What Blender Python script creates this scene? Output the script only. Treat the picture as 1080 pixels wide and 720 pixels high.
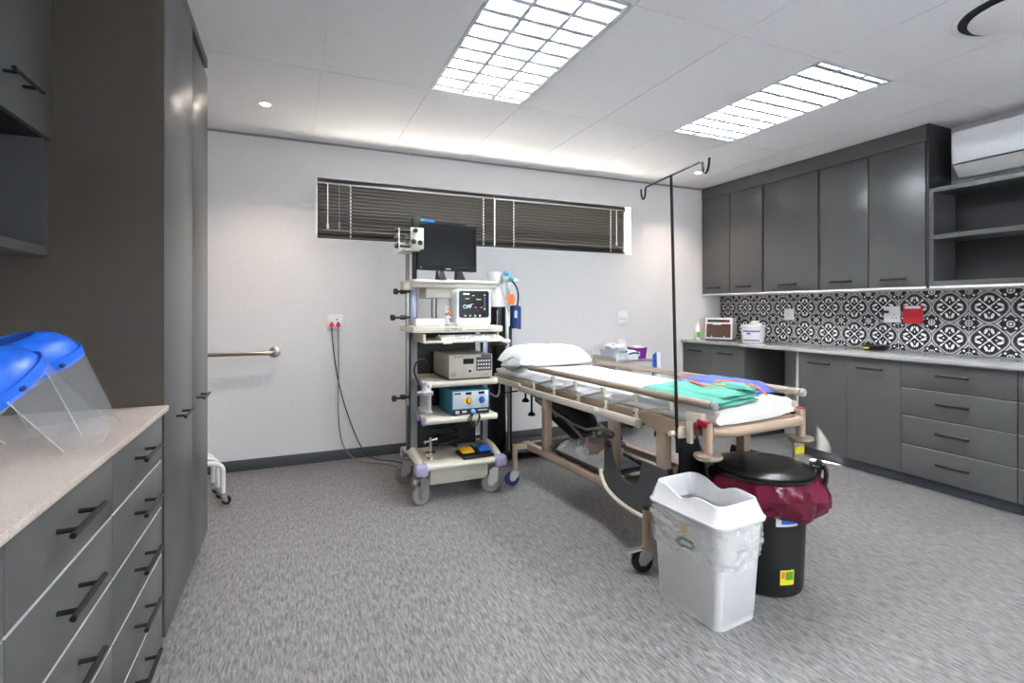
import bpy, bmesh, math, random
from mathutils import Vector, Matrix, noise
PI = math.pi
for o in list(bpy.data.objects): bpy.data.objects.remove(o)
random.seed(4)
SC = bpy.context.scene
COL = SC.collection

# ------------------------------------------------------------------ camera
YAW = math.atan(230 / 530.0)
cam_d = bpy.data.cameras.new('camera')
cam = bpy.data.objects.new('camera', cam_d); COL.objects.link(cam)
cam.location = (0, 0, 1.25)
cam.rotation_euler = (PI / 2, 0, -YAW)
cam_d.sensor_width = 36.0
cam_d.lens = 36.0 * 530 / 1080
cam_d.shift_y = (325 - 360) / 1080.0
cam_d.clip_start = 0.02
SC.camera = cam
# ------------------------------------------------------------------ light and exposure
SC.view_settings.view_transform = 'Standard'
SC.view_settings.look = 'None'
SC.view_settings.gamma = 1
SC.view_settings.exposure = 1.6
TUBE_POWER = 48.0
SPOT_POWER = 19.0
w = bpy.data.worlds.new('sky'); SC.world = w; w.use_nodes = True
bg = w.node_tree.nodes['Background']
bg.inputs[0].default_value = (0.84, 0.91, 1.0, 1); bg.inputs[1].default_value = 2.8
sun_d = bpy.data.lights.new('sun', 'SUN'); sun_d.energy = 50; sun_d.angle = 0.009; sun_d.color = (1, 0.95, 0.88)
sun = bpy.data.objects.new('sun', sun_d); COL.objects.link(sun)
sun.location = (-2, 9, 10)
sun.rotation_euler = Vector((0.73, -1.63, -1.93)).to_track_quat('-Z', 'Y').to_euler()

def portal(loc, size, rot):                     # sampling aids in the two window openings; they give no light of their own
    d = bpy.data.lights.new('window_portal', 'AREA'); d.shape = 'RECTANGLE'; d.size, d.size_y = size; d.cycles.is_portal = True
    o = bpy.data.objects.new('window_portal', d); COL.objects.link(o); o.location = loc; o.rotation_euler = rot
portal((2.1, -2.33, 1.55), (2.8, 1.3), (math.pi / 2, 0, 0))
portal((1.717, 4.51, 2.066), (3.1, 0.49), (-math.pi / 2, 0, 0))
# ------------------------------------------------------------------ materials
def lin(c):
    c = c / 255.0
    return c / 12.92 if c <= 0.04045 else ((c + 0.055) / 1.055) ** 2.4
def rgb(r, g, b): return (lin(r), lin(g), lin(b), 1)
MATS = {}
def mat(name, c, rough=0.5, metal=0.0, spec=0.5, alpha=None, emit=None, coat=0.0, bump=None):
    m = bpy.data.materials.new(name); m.use_nodes = True
    nt = m.node_tree; b = nt.nodes['Principled BSDF']
    b.inputs['Base Color'].default_value = rgb(*c)
    b.inputs['Roughness'].default_value = rough
    b.inputs['Metallic'].default_value = metal
    b.inputs['Specular IOR Level'].default_value = spec
    b.inputs['Coat Weight'].default_value = coat
    if emit:
        b.inputs['Emission Color'].default_value = rgb(*emit[0]); b.inputs['Emission Strength'].default_value = emit[1]
    # faint procedural variation of the colour so nothing is a perfectly flat tone
    tc = nt.nodes.new('ShaderNodeTexCoord'); nz = nt.nodes.new('ShaderNodeTexNoise')
    nz.inputs['Scale'].default_value = bump[0] if bump else 35
    nz.inputs['Detail'].default_value = 3
    nt.links.new(tc.outputs['Object'], nz.inputs['Vector'])
    mr = nt.nodes.new('ShaderNodeMapRange'); mr.inputs['To Min'].default_value = 0.95; mr.inputs['To Max'].default_value = 1.05
    nt.links.new(nz.outputs[0], mr.inputs[0])
    mx = nt.nodes.new('ShaderNodeVectorMath'); mx.operation = 'SCALE'
    mx.inputs[0].default_value = rgb(*c)[:3]
    nt.links.new(mr.outputs[0], mx.inputs['Scale']); nt.links.new(mx.outputs[0], b.inputs['Base Color'])
    if bump:
        bp = nt.nodes.new('ShaderNodeBump'); bp.inputs['Strength'].default_value = bump[1]; bp.inputs['Distance'].default_value = 0.01
        nt.links.new(nz.outputs[0], bp.inputs['Height']); nt.links.new(bp.outputs[0], b.inputs['Normal'])
    if alpha is not None:
        tr = nt.nodes.new('ShaderNodeBsdfTransparent'); mix = nt.nodes.new('ShaderNodeMixShader')
        mix.inputs[0].default_value = alpha
        out = nt.nodes['Material Output']
        nt.links.new(tr.outputs[0], mix.inputs[1]); nt.links.new(b.outputs[0], mix.inputs[2]); nt.links.new(mix.outputs[0], out.inputs[0])
        tr.inputs[0].default_value = rgb(*c) if alpha > 0.3 else (0.97, 0.97, 0.97, 1)
    MATS[name] = m
    return m

M = MATS
mat('wall_paint', (229, 229, 229), 0.75, spec=0.3)
mat('panel_white', (240, 240, 241), 0.8, spec=0.3)
mat('ceiling_grid', (150, 150, 150), 0.8)
mat('cabinet_grey', (84, 85, 84), 0.33, spec=0.5)
mat('cabinet_brown', (82, 74, 66), 0.4)
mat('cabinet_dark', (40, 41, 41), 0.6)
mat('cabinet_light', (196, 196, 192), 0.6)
mat('handle_black', (24, 24, 25), 0.35, spec=0.5)
mat('baseboard', (72, 76, 80), 0.5)
mat('kick', (70, 76, 84), 0.5)
mat('white_plastic', (243, 243, 242), 0.38)
mat('white_gloss', (243, 243, 244), 0.2)
mat('cream', (214, 209, 194), 0.4)
mat('lavender', (164, 160, 190), 0.45)
mat('grey_plastic', (70, 72, 74), 0.5)
mat('mid_grey', (150, 152, 152), 0.45)
mat('wheel_grey', (140, 138, 132), 0.55)
mat('black', (16, 16, 17), 0.45)
mat('black_gloss', (12, 12, 13), 0.28)
mat('screen_black', (10, 12, 16), 0.15)
mat('screen_navy', (22, 28, 40), 0.2)
mat('steel', (196, 196, 194), 0.28, metal=0.9)
mat('chrome', (214, 214, 214), 0.12, metal=1.0)
mat('brushed', (176, 168, 160), 0.3, metal=0.9)
mat('alu_blue', (160, 166, 182), 0.35, metal=0.6)
mat('louvre', (190, 196, 202), 0.3, metal=0.6)
mat('reflector', (235, 238, 240), 0.3, metal=0.3)
mat('champagne', (178, 156, 136), 0.38, metal=0.25)
mat('bar_cream', (214, 205, 188), 0.38, metal=0.15)
mat('wire_taupe', (186, 172, 156), 0.35, metal=0.2)
mat('rail_taupe', (150, 136, 122), 0.36, metal=0.3)
mat('sheet', (246, 247, 250), 0.85, spec=0.2, bump=(9, 0.15))
mat('pouch', (240, 238, 234), 0.5, bump=(12, 0.4))
mat('green_cloth', (92, 164, 146), 0.85, spec=0.2, bump=(40, 0.3))
mat('blue_cloth', (84, 98, 178), 0.8, spec=0.2, bump=(40, 0.3))
mat('orange_tape', (226, 96, 48), 0.6)
mat('navy', (30, 58, 108), 0.7)
mat('blue_plastic', (26, 104, 224), 0.38)
mat('bright_blue', (30, 110, 220), 0.4)
mat('cyan', (90, 178, 226), 0.35)
mat('teal_case', (22, 122, 152), 0.4)
mat('yellow', (240, 190, 40), 0.45)
mat('label_yellow', (226, 216, 40), 0.5)
mat('label_green', (90, 150, 40), 0.5)
mat('dark_green', (30, 92, 60), 0.5)
mat('vivid_green', (70, 200, 40), 0.45)
mat('mint', (60, 176, 140), 0.5)
mat('red', (196, 28, 48), 0.4)
mat('dark_red', (150, 24, 44), 0.4)
mat('purple', (130, 30, 150), 0.4)
mat('orange', (232, 120, 50), 0.5)
mat('basin_pale', (216, 224, 234), 0.4)
mat('light_blue', (170, 196, 224), 0.5)
mat('violet_label', (104, 100, 176), 0.5)
mat('ink', (40, 42, 48), 0.6)
mat('white_ink', (235, 235, 235), 0.6)
mat('brown_door', (92, 70, 62), 0.15)
mat('beige_case', (196, 188, 172), 0.42)
mat('silver_panel', (196, 206, 214), 0.35)
mat('slat', (62, 58, 52), 0.3)
mat('cord_grey', (120, 118, 116), 0.5)
mat('cord_dark', (52, 52, 52), 0.5)
mat('tube_white', (236, 236, 236), 0.35)
mat('clear', (245, 248, 250), 0.06, alpha=0.14)
mat('clear_edge', (240, 244, 248), 0.1, alpha=0.5)
mat('window_glass', (245, 248, 250), 0.03, alpha=0.06)
mat('visor', (240, 244, 248), 0.03, alpha=0.075)
mat('bag_clear', (244, 244, 242), 0.1, spec=0.9, alpha=0.3, bump=(30, 0.6))
mat('bag_heavy', (224, 226, 226), 0.15, alpha=0.72, bump=(30, 0.8))
mat('bag_grey', (186, 188, 186), 0.15, alpha=0.6, bump=(26, 0.9))
mat('bag_red', (112, 18, 48), 0.18, alpha=0.72, bump=(18, 0.7))
mat('jar', (226, 230, 230), 0.08, alpha=0.3)
mat('pink_cloth', (190, 164, 152), 0.8)
mat('concrete', (190, 186, 178), 0.9)
mat('tread', (58, 60, 60), 0.4, metal=0.5)
mat('grout', (226, 226, 224), 0.7)
mat('lamp_tube', (255, 255, 255), 0.5, emit=((252, 253, 255), TUBE_POWER))
mat('lamp_spot', (255, 240, 225), 0.5, emit=((255, 238, 222), 60.0))
mat('scr_yellow', (230, 210, 90), 0.5, emit=((230, 210, 90), 0.12))
mat('scr_white', (235, 235, 235), 0.5, emit=((235, 235, 235), 0.12))
mat('scr_red', (220, 90, 110), 0.5, emit=((220, 90, 110), 0.12))
mat('scr_cyan', (120, 160, 190), 0.5, emit=((120, 160, 190), 0.12))

class X:                                        # tiny expression builder for Math nodes
    def __init__(s, nt, sock): s.nt, s.k = nt, sock
    def op(s, name, *a):
        n = s.nt.nodes.new('ShaderNodeMath'); n.operation = name
        for i, v in enumerate((s,) + a):
            if isinstance(v, X): s.nt.links.new(v.k, n.inputs[i])
            else: n.inputs[i].default_value = v
        return X(s.nt, n.outputs[0])
    def __add__(s, o): return s.op('ADD', o)
    def __sub__(s, o): return s.op('SUBTRACT', o)
    def __mul__(s, o): return s.op('MULTIPLY', o)
    def __lt__(s, o): return s.op('LESS_THAN', o)
    def __gt__(s, o): return s.op('GREATER_THAN', o)
    def max(s, o): return s.op('MAXIMUM', o)
    def min(s, o): return s.op('MINIMUM', o)
    def abs(s): return s.op('ABSOLUTE')

def floor_mat():
    m = bpy.data.materials.new('vinyl_floor'); m.use_nodes = True; nt = m.node_tree; b = nt.nodes['Principled BSDF']
    g = nt.nodes.new('ShaderNodeNewGeometry'); mp = nt.nodes.new('ShaderNodeMapping'); mp.inputs['Scale'].default_value = (120, 20, 1)
    nt.links.new(g.outputs['Position'], mp.inputs[0])
    n1 = nt.nodes.new('ShaderNodeTexNoise'); n1.inputs['Scale'].default_value = 1; n1.inputs['Detail'].default_value = 5; n1.inputs['Roughness'].default_value = 0.65
    n1.inputs['Distortion'].default_value = 0.6
    nt.links.new(mp.outputs[0], n1.inputs['Vector'])
    n2 = nt.nodes.new('ShaderNodeTexNoise'); n2.inputs['Scale'].default_value = 1.6; n2.inputs['Detail'].default_value = 2
    nt.links.new(g.outputs['Position'], n2.inputs['Vector'])
    cr = nt.nodes.new('ShaderNodeValToRGB')
    cr.color_ramp.elements[0].position = 0.34; cr.color_ramp.elements[0].color = rgb(80, 79, 79)
    cr.color_ramp.elements[1].position = 0.68; cr.color_ramp.elements[1].color = rgb(156, 154, 153)
    nt.links.new(n1.outputs[0], cr.inputs[0])
    mr = nt.nodes.new('ShaderNodeMapRange'); mr.inputs['To Min'].default_value = 0.9; mr.inputs['To Max'].default_value = 1.08
    nt.links.new(n2.outputs[0], mr.inputs[0])
    sc = nt.nodes.new('ShaderNodeVectorMath'); sc.operation = 'SCALE'
    nt.links.new(cr.outputs[0], sc.inputs[0]); nt.links.new(mr.outputs[0], sc.inputs['Scale'])
    nt.links.new(sc.outputs[0], b.inputs['Base Color'])
    b.inputs['Roughness'].default_value = 0.32
    bp = nt.nodes.new('ShaderNodeBump'); bp.inputs['Strength'].default_value = 0.12; bp.inputs['Distance'].default_value = 0.004
    nt.links.new(n1.outputs[0], bp.inputs['Height']); nt.links.new(bp.outputs[0], b.inputs['Normal'])
    M['floor'] = m
floor_mat()

def quartz(name, base, dark, rough):
    m = bpy.data.materials.new(name); m.use_nodes = True; nt = m.node_tree; b = nt.nodes['Principled BSDF']
    g = nt.nodes.new('ShaderNodeNewGeometry')
    n1 = nt.nodes.new('ShaderNodeTexNoise'); n1.inputs['Scale'].default_value = 160; n1.inputs['Detail'].default_value = 4
    n2 = nt.nodes.new('ShaderNodeTexNoise'); n2.inputs['Scale'].default_value = 5; n2.inputs['Detail'].default_value = 3
    nt.links.new(g.outputs['Position'], n1.inputs['Vector']); nt.links.new(g.outputs['Position'], n2.inputs['Vector'])
    a = X(nt, n1.outputs[0]) * 0.6 + X(nt, n2.outputs[0]) * 0.4
    cr = nt.nodes.new('ShaderNodeValToRGB')
    cr.color_ramp.elements[0].position = 0.36; cr.color_ramp.elements[0].color = rgb(*dark)
    cr.color_ramp.elements[1].position = 0.56; cr.color_ramp.elements[1].color = rgb(*base)
    nt.links.new(a.k, cr.inputs[0]); nt.links.new(cr.outputs[0], b.inputs['Base Color'])
    b.inputs['Roughness'].default_value = rough
    M[name] = m
quartz('quartz_beige', (206, 192, 180), (170, 156, 146), 0.4)
quartz('quartz_grey', (178, 178, 177), (168, 168, 168), 0.1)

TILE = 0.2335                                    # period of the printed tile pattern
def tile_mat():
    m = bpy.data.materials.new('patterned_tile'); m.use_nodes = True; nt = m.node_tree; b = nt.nodes['Principled BSDF']
    g = nt.nodes.new('ShaderNodeNewGeometry'); sp = nt.nodes.new('ShaderNodeSeparateXYZ')
    nt.links.new(g.outputs['Position'], sp.inputs[0])
    u = (((X(nt, sp.outputs[1]) - 3.905) * (1 / TILE)) + 40).op('FRACT') - 0.5
    v = (((X(nt, sp.outputs[2]) - 0.908) * (1 / TILE)) + 40).op('FRACT') - 0.5
    au, av = u.abs(), v.abs()
    r = (u * u + v * v).op('SQRT')
    mx, mn = au.max(av), au.min(av)
    def ell(a, b_, ca, cb, ra, rb):
        p = (a - ca) * (1 / ra); q = (b_ - cb) * (1 / rb)
        return (p * p + q * q) < 1.0
    th = v.op('ARCTAN2', u)
    lobe = (th * 4).op('COSINE')
    R = r - lobe * 0.03
    disc = R < 0.40
    pr = mx * 0.94 - mn * 0.34
    pq = mx * 0.34 + mn * 0.94
    petals = ell(pr, pq, 0.225, 0.165, 0.088, 0.04).max(ell(mx, mn, 0.17, 0.0, 0.03, 0.02)).max(ell(mx, mn, 0.33, 0.0, 0.035, 0.018))
    diag = ((mx - mn) < 0.02) * (r < 0.37)
    dot = (mx + mn) < 0.05
    tipd = ell(mx, mn, 0.23, 0.23, 0.034, 0.034)
    white_m = petals.max(diag).max(dot).max(tipd) * disc
    cu, cv = (au * -1) + 0.5, (av * -1) + 0.5
    rc = (cu * cu + cv * cv).op('SQRT')
    tc = cv.op('ARCTAN2', cu)
    l8 = (tc * 8).op('COSINE')
    cblack = (rc - l8 * 0.022) < 0.245
    cm, cn = cu.max(cv), cu.min(cv)
    ring = (rc > 0.075) * (rc < 0.1)
    cross = (cn < 0.014) * (rc < 0.06)
    fleur = ell(cm, cn, 0.125, 0.125, 0.034, 0.034)
    white_c = ring.max(cross).max(fleur) * cblack
    # concentric outline bands between the medallions
    band = ((R * 95).op('SINE') > 0.1) * (R > 0.40) * (R < 0.50)
    black = disc.max(cblack)
    base = (band * -0.42 + 0.50)
    val = base * ((black * -1) + 1) + black * 0.02
    wh = white_m.max(white_c)
    val = val * ((wh * -1) + 1) + wh * 0.82
    cb = nt.nodes.new('ShaderNodeCombineXYZ')
    for i in range(3): nt.links.new(val.k, cb.inputs[i])
    nt.links.new(cb.outputs[0], b.inputs['Base Color'])
    b.inputs['Roughness'].default_value = 0.2
    M['tile'] = m
tile_mat()

# ------------------------------------------------------------------ mesh helpers
def rot_to(d):
    return Vector(d).normalized().to_track_quat('Z', 'Y').to_matrix()
class MB:
    def __init__(s): s.v, s.f, s.m, s.k = [], [], [], 0
    def mat(s, k): s.k = k; return s
    def add(s, vs, fs, mtx=None):
        n = len(s.v)
        s.v += [tuple(mtx @ Vector(p)) if mtx else tuple(p) for p in vs]
        s.f += [tuple(i + n for i in f) for f in fs]; s.m += [s.k] * len(fs)
        return s
    def box(s, c, d, bev=0.0, rot=None, seg=2):
        mtx = Matrix.Translation(c) @ (rot if rot else Matrix.Identity(4))
        h = [x / 2 for x in d]
        bm = bmesh.new(); bmesh.ops.create_cube(bm, size=1)
        for q in bm.verts: q.co = Vector((q.co.x * d[0], q.co.y * d[1], q.co.z * d[2]))
        if bev > 0: bmesh.ops.bevel(bm, geom=bm.edges[:], offset=min(bev, min(h) * 0.95), segments=seg, affect='EDGES', profile=0.5)
        bm.verts.index_update()
        s.add([q.co for q in bm.verts], [[q.index for q in f.verts] for f in bm.faces], mtx); bm.free()
        return s
    def bb(s, x0, x1, y0, y1, z0, z1, bev=0.0):
        return s.box(((x0 + x1) / 2, (y0 + y1) / 2, (z0 + z1) / 2), (x1 - x0, y1 - y0, z1 - z0), bev)
    def cyl(s, p0, p1, r0, r1=None, n=14):
        r1 = r0 if r1 is None else r1
        p0, p1 = Vector(p0), Vector(p1); R = rot_to(p1 - p0)
        vs = []
        for p, r in ((p0, r0), (p1, r1)):
            for i in range(n):
                a = 2 * PI * i / n; vs.append(p + R @ Vector((r * math.cos(a), r * math.sin(a), 0)))
        fs = [(i, (i + 1) % n, n + (i + 1) % n, n + i) for i in range(n)] + [tuple(range(n - 1, -1, -1)), tuple(range(n, 2 * n))]
        return s.add(vs, fs)
    def lathe(s, prof, n=24, c=(0, 0, 0), rot=None, wob=None):
        vs, fs = [], []
        for j, (r, z) in enumerate(prof):
            for i in range(n):
                a = 2 * PI * i / n; q = Vector((r * math.cos(a), r * math.sin(a), z))
                if wob: q += wob(a, j, r, z)
                vs.append(q)
        for j in range(len(prof) - 1):
            for i in range(n):
                k = (i + 1) % n; fs.append((j * n + i, j * n + k, (j + 1) * n + k, (j + 1) * n + i))
        if prof[0][0] > 1e-4: fs.append(tuple(range(n - 1, -1, -1)))
        if prof[-1][0] > 1e-4: fs.append(tuple(range((len(prof) - 1) * n, len(prof) * n)))
        mtx = Matrix.Translation(c) @ (rot.to_4x4() if rot else Matrix.Identity(4))
        return s.add(vs, fs, mtx)
    def loft(s, rings, caps=(True, True), closed=True):
        n = len(rings[0]); vs = [p for r in rings for p in r]; fs = []
        for j in range(len(rings) - 1):
            for i in range(n if closed else n - 1):
                k = (i + 1) % n; fs.append((j * n + i, j * n + k, (j + 1) * n + k, (j + 1) * n + i))
        if caps[0]: fs.append(tuple(range(n - 1, -1, -1)))
        if caps[1]: fs.append(tuple(range((len(rings) - 1) * n, len(rings) * n)))
        return s.add(vs, fs)
    def tube(s, pts, r, n=8, smooth=0, caps=True):
        P = [Vector(p) for p in pts]
        for _ in range(smooth):
            Q = [P[0]]
            for a, b in zip(P, P[1:]): Q += [a * 0.75 + b * 0.25, a * 0.25 + b * 0.75]
            P = Q + [P[-1]]
        rings = []; t0 = None; up = None
        for i, p in enumerate(P):
            t = (P[min(i + 1, len(P) - 1)] - P[max(i - 1, 0)])
            t = t.normalized() if t.length > 1e-9 else Vector((0, 0, 1))
            if up is None:
                up = Vector((0, 0, 1)) if abs(t.z) < 0.9 else Vector((1, 0, 0))
            up = (up - t * up.dot(t)).normalized(); sd = t.cross(up)
            rr = r(i / (len(P) - 1)) if callable(r) else r
            rings.append([p + up * (rr * math.cos(2 * PI * k / n)) + sd * (rr * math.sin(2 * PI * k / n)) for k in range(n)])
        return s.loft(rings, (caps, caps))
    def prism(s, poly, t, mtx):                   # poly in local xy, thickness t along local z
        n = len(poly)
        vs = [(x, y, 0) for x, y in poly] + [(x, y, t) for x, y in poly]
        fs = [tuple(range(n - 1, -1, -1)), tuple(range(n, 2 * n))] + [(i, (i + 1) % n, n + (i + 1) % n, n + i) for i in range(n)]
        return s.add(vs, fs, mtx)
    def grid(s, fn, nu, nv, thick=None):
        vs = [fn(i / nu, j / nv) for j in range(nv + 1) for i in range(nu + 1)]
        W = nu + 1
        fs = [(j * W + i, j * W + i + 1, (j + 1) * W + i + 1, (j + 1) * W + i) for j in range(nv) for i in range(nu)]
        if thick is not None:
            n = len(vs); vs2 = [Vector(p) + Vector(thick) for p in vs]
            f2 = [tuple(n + q for q in f[::-1]) for f in fs]
            bd = [i for i in range(W)] + [j * W + nu for j in range(1, nv + 1)] + [nv * W + i for i in range(nu - 1, -1, -1)] + [j * W for j in range(nv - 1, 0, -1)]
            f3 = [(bd[k], n + bd[k], n + bd[(k + 1) % len(bd)], bd[(k + 1) % len(bd)]) for k in range(len(bd))]
            return s.add(list(map(Vector, vs)) + vs2, fs + f2 + f3)
        return s.add(vs, fs)
    def sphere(s, c, r, n=12, m=8):
        rx, ry, rz = r if isinstance(r, tuple) else (r, r, r)
        prof = []
        vs, fs = [], []
        for j in range(m + 1):
            ph = PI * j / m
            for i in range(n):
                a = 2 * PI * i / n
                vs.append((c[0] + rx * math.sin(ph) * math.cos(a), c[1] + ry * math.sin(ph) * math.sin(a), c[2] - rz * math.cos(ph)))
        for j in range(m):
            for i in range(n):
                k = (i + 1) % n; fs.append((j * n + i, j * n + k, (j + 1) * n + k, (j + 1) * n + i))
        return s.add(vs, fs)
    def mesh(s, name, mats, ang=38, flat=False):
        bm = bmesh.new(); vs = [bm.verts.new(p) for p in s.v]
        for f, k in zip(s.f, s.m):
            try:
                q = bm.faces.new([vs[i] for i in f]); q.material_index = k; q.smooth = not flat
            except ValueError: pass
        bmesh.ops.remove_doubles(bm, verts=bm.verts[:], dist=1e-5)
        bmesh.ops.recalc_face_normals(bm, faces=bm.faces[:])
        me = bpy.data.meshes.new(name); bm.to_mesh(me); bm.free()
        for x in (mats if isinstance(mats, (list, tuple)) else [mats]): me.materials.append(M[x])
        if not flat: me.set_sharp_from_angle(angle=math.radians(ang))
        return me
    def build(s, name, mats, parent=None, loc=(0, 0, 0), rot=(0, 0, 0), ang=38, flat=False):
        return put(name, s.mesh(name, mats, ang, flat), parent, loc, rot)
def put(name, me, parent=None, loc=(0, 0, 0), rot=(0, 0, 0)):
    o = bpy.data.objects.new(name, me); COL.objects.link(o)
    o.location = loc; o.rotation_euler = rot; o.parent = parent
    return o
def tag(o, label, cat, group=None):
    o['label'] = label; o['category'] = cat
    if group: o['group'] = group
    return o
def thing(name, label, cat, loc=(0, 0, 0), rz=0.0, group=None, rot=None):
    o = bpy.data.objects.new(name, None); COL.objects.link(o); o.empty_display_size = 0.1
    o.location = loc; o.rotation_euler = rot if rot else (0, 0, rz)
    return tag(o, label, cat, group)
def struct(o): o['kind'] = 'structure'; return o
def copy_tree(o, parent=None):
    c = o.copy(); COL.objects.link(c); c.parent = parent
    for ch in list(o.children): copy_tree(ch, c)
    return c
def text(name, s, size, m, parent, loc, rot, extrude=0.0004, align='CENTER'):
    cu = bpy.data.curves.new(name, 'FONT'); cu.body = s; cu.size = size; cu.extrude = extrude
    cu.align_x = align; cu.align_y = 'CENTER'
    t = bpy.data.objects.new(name, cu); COL.objects.link(t)
    bpy.context.view_layer.update()
    me = bpy.data.meshes.new_from_object(t)
    bpy.data.objects.remove(t)
    me.materials.clear(); me.materials.append(M[m])
    return put(name, me, parent, loc, rot)
def RX(a): return Matrix.Rotation(a, 4, 'X')
def RY(a): return Matrix.Rotation(a, 4, 'Y')
def RZ(a): return Matrix.Rotation(a, 4, 'Z')
def rrect(w, d, r, z, n=5, cx=0, cy=0, zf=None):
    out = []
    for q, (sx, sy) in enumerate(((1, 1), (-1, 1), (-1, -1), (1, -1))):
        for i in range(n + 1):
            a = q * PI / 2 + PI / 2 * i / n
            x = cx + sx * (w / 2 - r) + r * math.cos(a); y = cy + sy * (d / 2 - r) + r * math.sin(a)
            out.append(Vector((x, y, zf(x, y) if zf else z)))
    return out
def nz(x, y, z, s): return noise.noise(Vector((x * s, y * s, z * s)))

# ------------------------------------------------------------------ the room
XL, XR, YB, YF, H = -1.03, 4.53, 4.375, -2.2, 2.6
WX0, WX1, WZ0, WZ1 = 0.17, 3.265, 1.82, 2.313
struct(MB().bb(XL - 0.15, XR + 0.15, YF - 0.15, YB + 0.15, -0.1, 0).build('floor', 'floor', flat=True))
b = MB()
b.bb(XL - 0.15, WX0, YB, YB + 0.15, 0, 2.75).bb(WX1, XR + 0.15, YB, YB + 0.15, 0, 2.75)
b.bb(WX0, WX1, YB, YB + 0.15, 0, WZ0).bb(WX0, WX1, YB, YB + 0.15, WZ1, 2.75)
struct(b.build('wall_back', 'wall_paint', flat=True))
struct(MB().bb(XL - 0.15, XL, YF, YB, 0, 2.75).build('wall_left', 'wall_paint', flat=True))
wall_right = struct(MB().bb(XR, XR + 0.15, YF, YB, 0, 2.75).build('wall_right', 'wall_paint', flat=True))
FX0, FX1, FZ0, FZ1 = 0.7, 3.5, 0.9, 2.2  # opening for the added window behind the camera
struct(MB().bb(XL - 0.15, FX0, YF - 0.15, YF, 0, 2.75).bb(FX1, XR + 0.15, YF - 0.15, YF, 0, 2.75).bb(FX0, FX1, YF - 0.15, YF, 0, FZ0).bb(FX0, FX1, YF - 0.15, YF, FZ1, 2.75).build('wall_front', 'wall_paint', flat=True))
added_win = struct(MB().bb(FX0, FX1, YF - 0.1, YF - 0.06, FZ0, FZ0 + 0.04).bb(FX0, FX1, YF - 0.1, YF - 0.06, FZ1 - 0.04, FZ1).bb(FX0, FX0 + 0.04, YF - 0.1, YF - 0.06, FZ0, FZ1).bb(FX1 - 0.04, FX1, YF - 0.1, YF - 0.06, FZ0, FZ1).bb(2.08, 2.12, YF - 0.1, YF - 0.06, FZ0, FZ1).build('window_2', 'white_plastic', flat=True))  # unseen window, added to bring fill daylight from the camera side
for a, c in ((FX0 + 0.04, 2.08), (2.12, FX1 - 0.04)):
    MB().bb(a, c, YF - 0.082, YF - 0.078, FZ0 + 0.04, FZ1 - 0.04).build('pane', 'window_glass', added_win, flat=True)
ceiling = struct(MB().bb(XL - 0.15, XR + 0.15, YF - 0.15, YB + 0.15, 2.75, 2.85).build('ceiling', 'ceiling_grid', flat=True))
struct(MB().bb(XL - 4, XR + 5, YB + 0.16, YB + 9, -0.12, -0.02).build('ground', 'concrete', flat=True))  # unseen outdoor plane, added to bounce sunlight up through the slats
# ceiling panels on their grid, with recessed joints
GX = [XL, -0.4855, 0.14, 0.7655, 1.391, 2.0165, 2.642, 3.2675, 3.893, 4.5185]
GY = [YF, -1.81, -0.595, 0.62, 1.835, 3.05, YB]
LIGHT_CELLS = [(3, 4), (6, 4), (3, 2), (6, 2)]
gb = MB()
for x in GX[1:]: gb.bb(x - 0.012, min(x + 0.012, XR), YF, YB, H + 0.005, H + 0.03)
for y in GY[1:-1]: gb.bb(XL, XR, y - 0.012, y + 0.012, H + 0.0052, H + 0.0302)
gb.build('grid_strip', 'panel_white', ceiling, flat=True)
pan = {}
for i in range(len(GX) - 1):
    for j in range(len(GY) - 1):
        if (i, j) in LIGHT_CELLS: continue
        dx, dy = GX[i + 1] - GX[i] - 0.005, GY[j + 1] - GY[j] - 0.005
        key = (round(dx, 3), round(dy, 3))
        if key not in pan: pan[key] = MB().box((0, 0, 0.0025), (dx, dy, 0.005), 0.0015).mesh('ceiling_panel', 'panel_white', flat=True)
        put('ceiling_panel', pan[key], ceiling, ((GX[i] + GX[i + 1]) / 2, (GY[j] + GY[j + 1]) / 2, H))
# shadow trim round the ceiling, baseboards
struct(MB().bb(XL, XR, YB - 0.012, YB, H - 0.014, H).build('trim_1', 'ceiling_grid', flat=True))
struct(MB().bb(XL, 3.97, YB - 0.012, YB, 0, 0.085, 0.003).build('baseboard_back', 'baseboard'))

# window with frame, glass and two blinds
win = struct(MB().bb(WX0, WX1, YB + 0.085, YB + 0.12, WZ0, WZ0 + 0.03).bb(WX0, WX1, YB + 0.085, YB + 0.12, WZ1 - 0.03, WZ1)
    .bb(WX0, WX0 + 0.03, YB + 0.085, YB + 0.12, WZ0, WZ1).bb(WX1 - 0.03, WX1, YB + 0.085, YB + 0.12, WZ0, WZ1)
    .bb(1.715, 1.75, YB + 0.085, YB + 0.12, WZ0, WZ1).build('window_1', 'white_plastic', flat=True))
for a, c in ((WX0 + 0.03, 1.715), (1.75, WX1 - 0.03)):
    MB().bb(a, c, YB + 0.1, YB + 0.104, WZ0 + 0.03, WZ1 - 0.03).build('pane', 'window_glass', win, flat=True)
MB().bb(WX0 - 0.004, WX1 + 0.004, YB - 0.004, YB + 0.01, WZ0 - 0.012, WZ0).bb(WX0 - 0.004, WX1 + 0.004, YB - 0.004, YB + 0.01, WZ1, WZ1 + 0.01)\
    .bb(WX0 - 0.012, WX0, YB - 0.004, YB + 0.01, WZ0 - 0.012, WZ1 + 0.01).bb(WX1, WX1 + 0.012, YB - 0.004, YB + 0.01, WZ0 - 0.012, WZ1 + 0.01).build('window_trim', 'white_gloss', win, flat=True)
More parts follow.
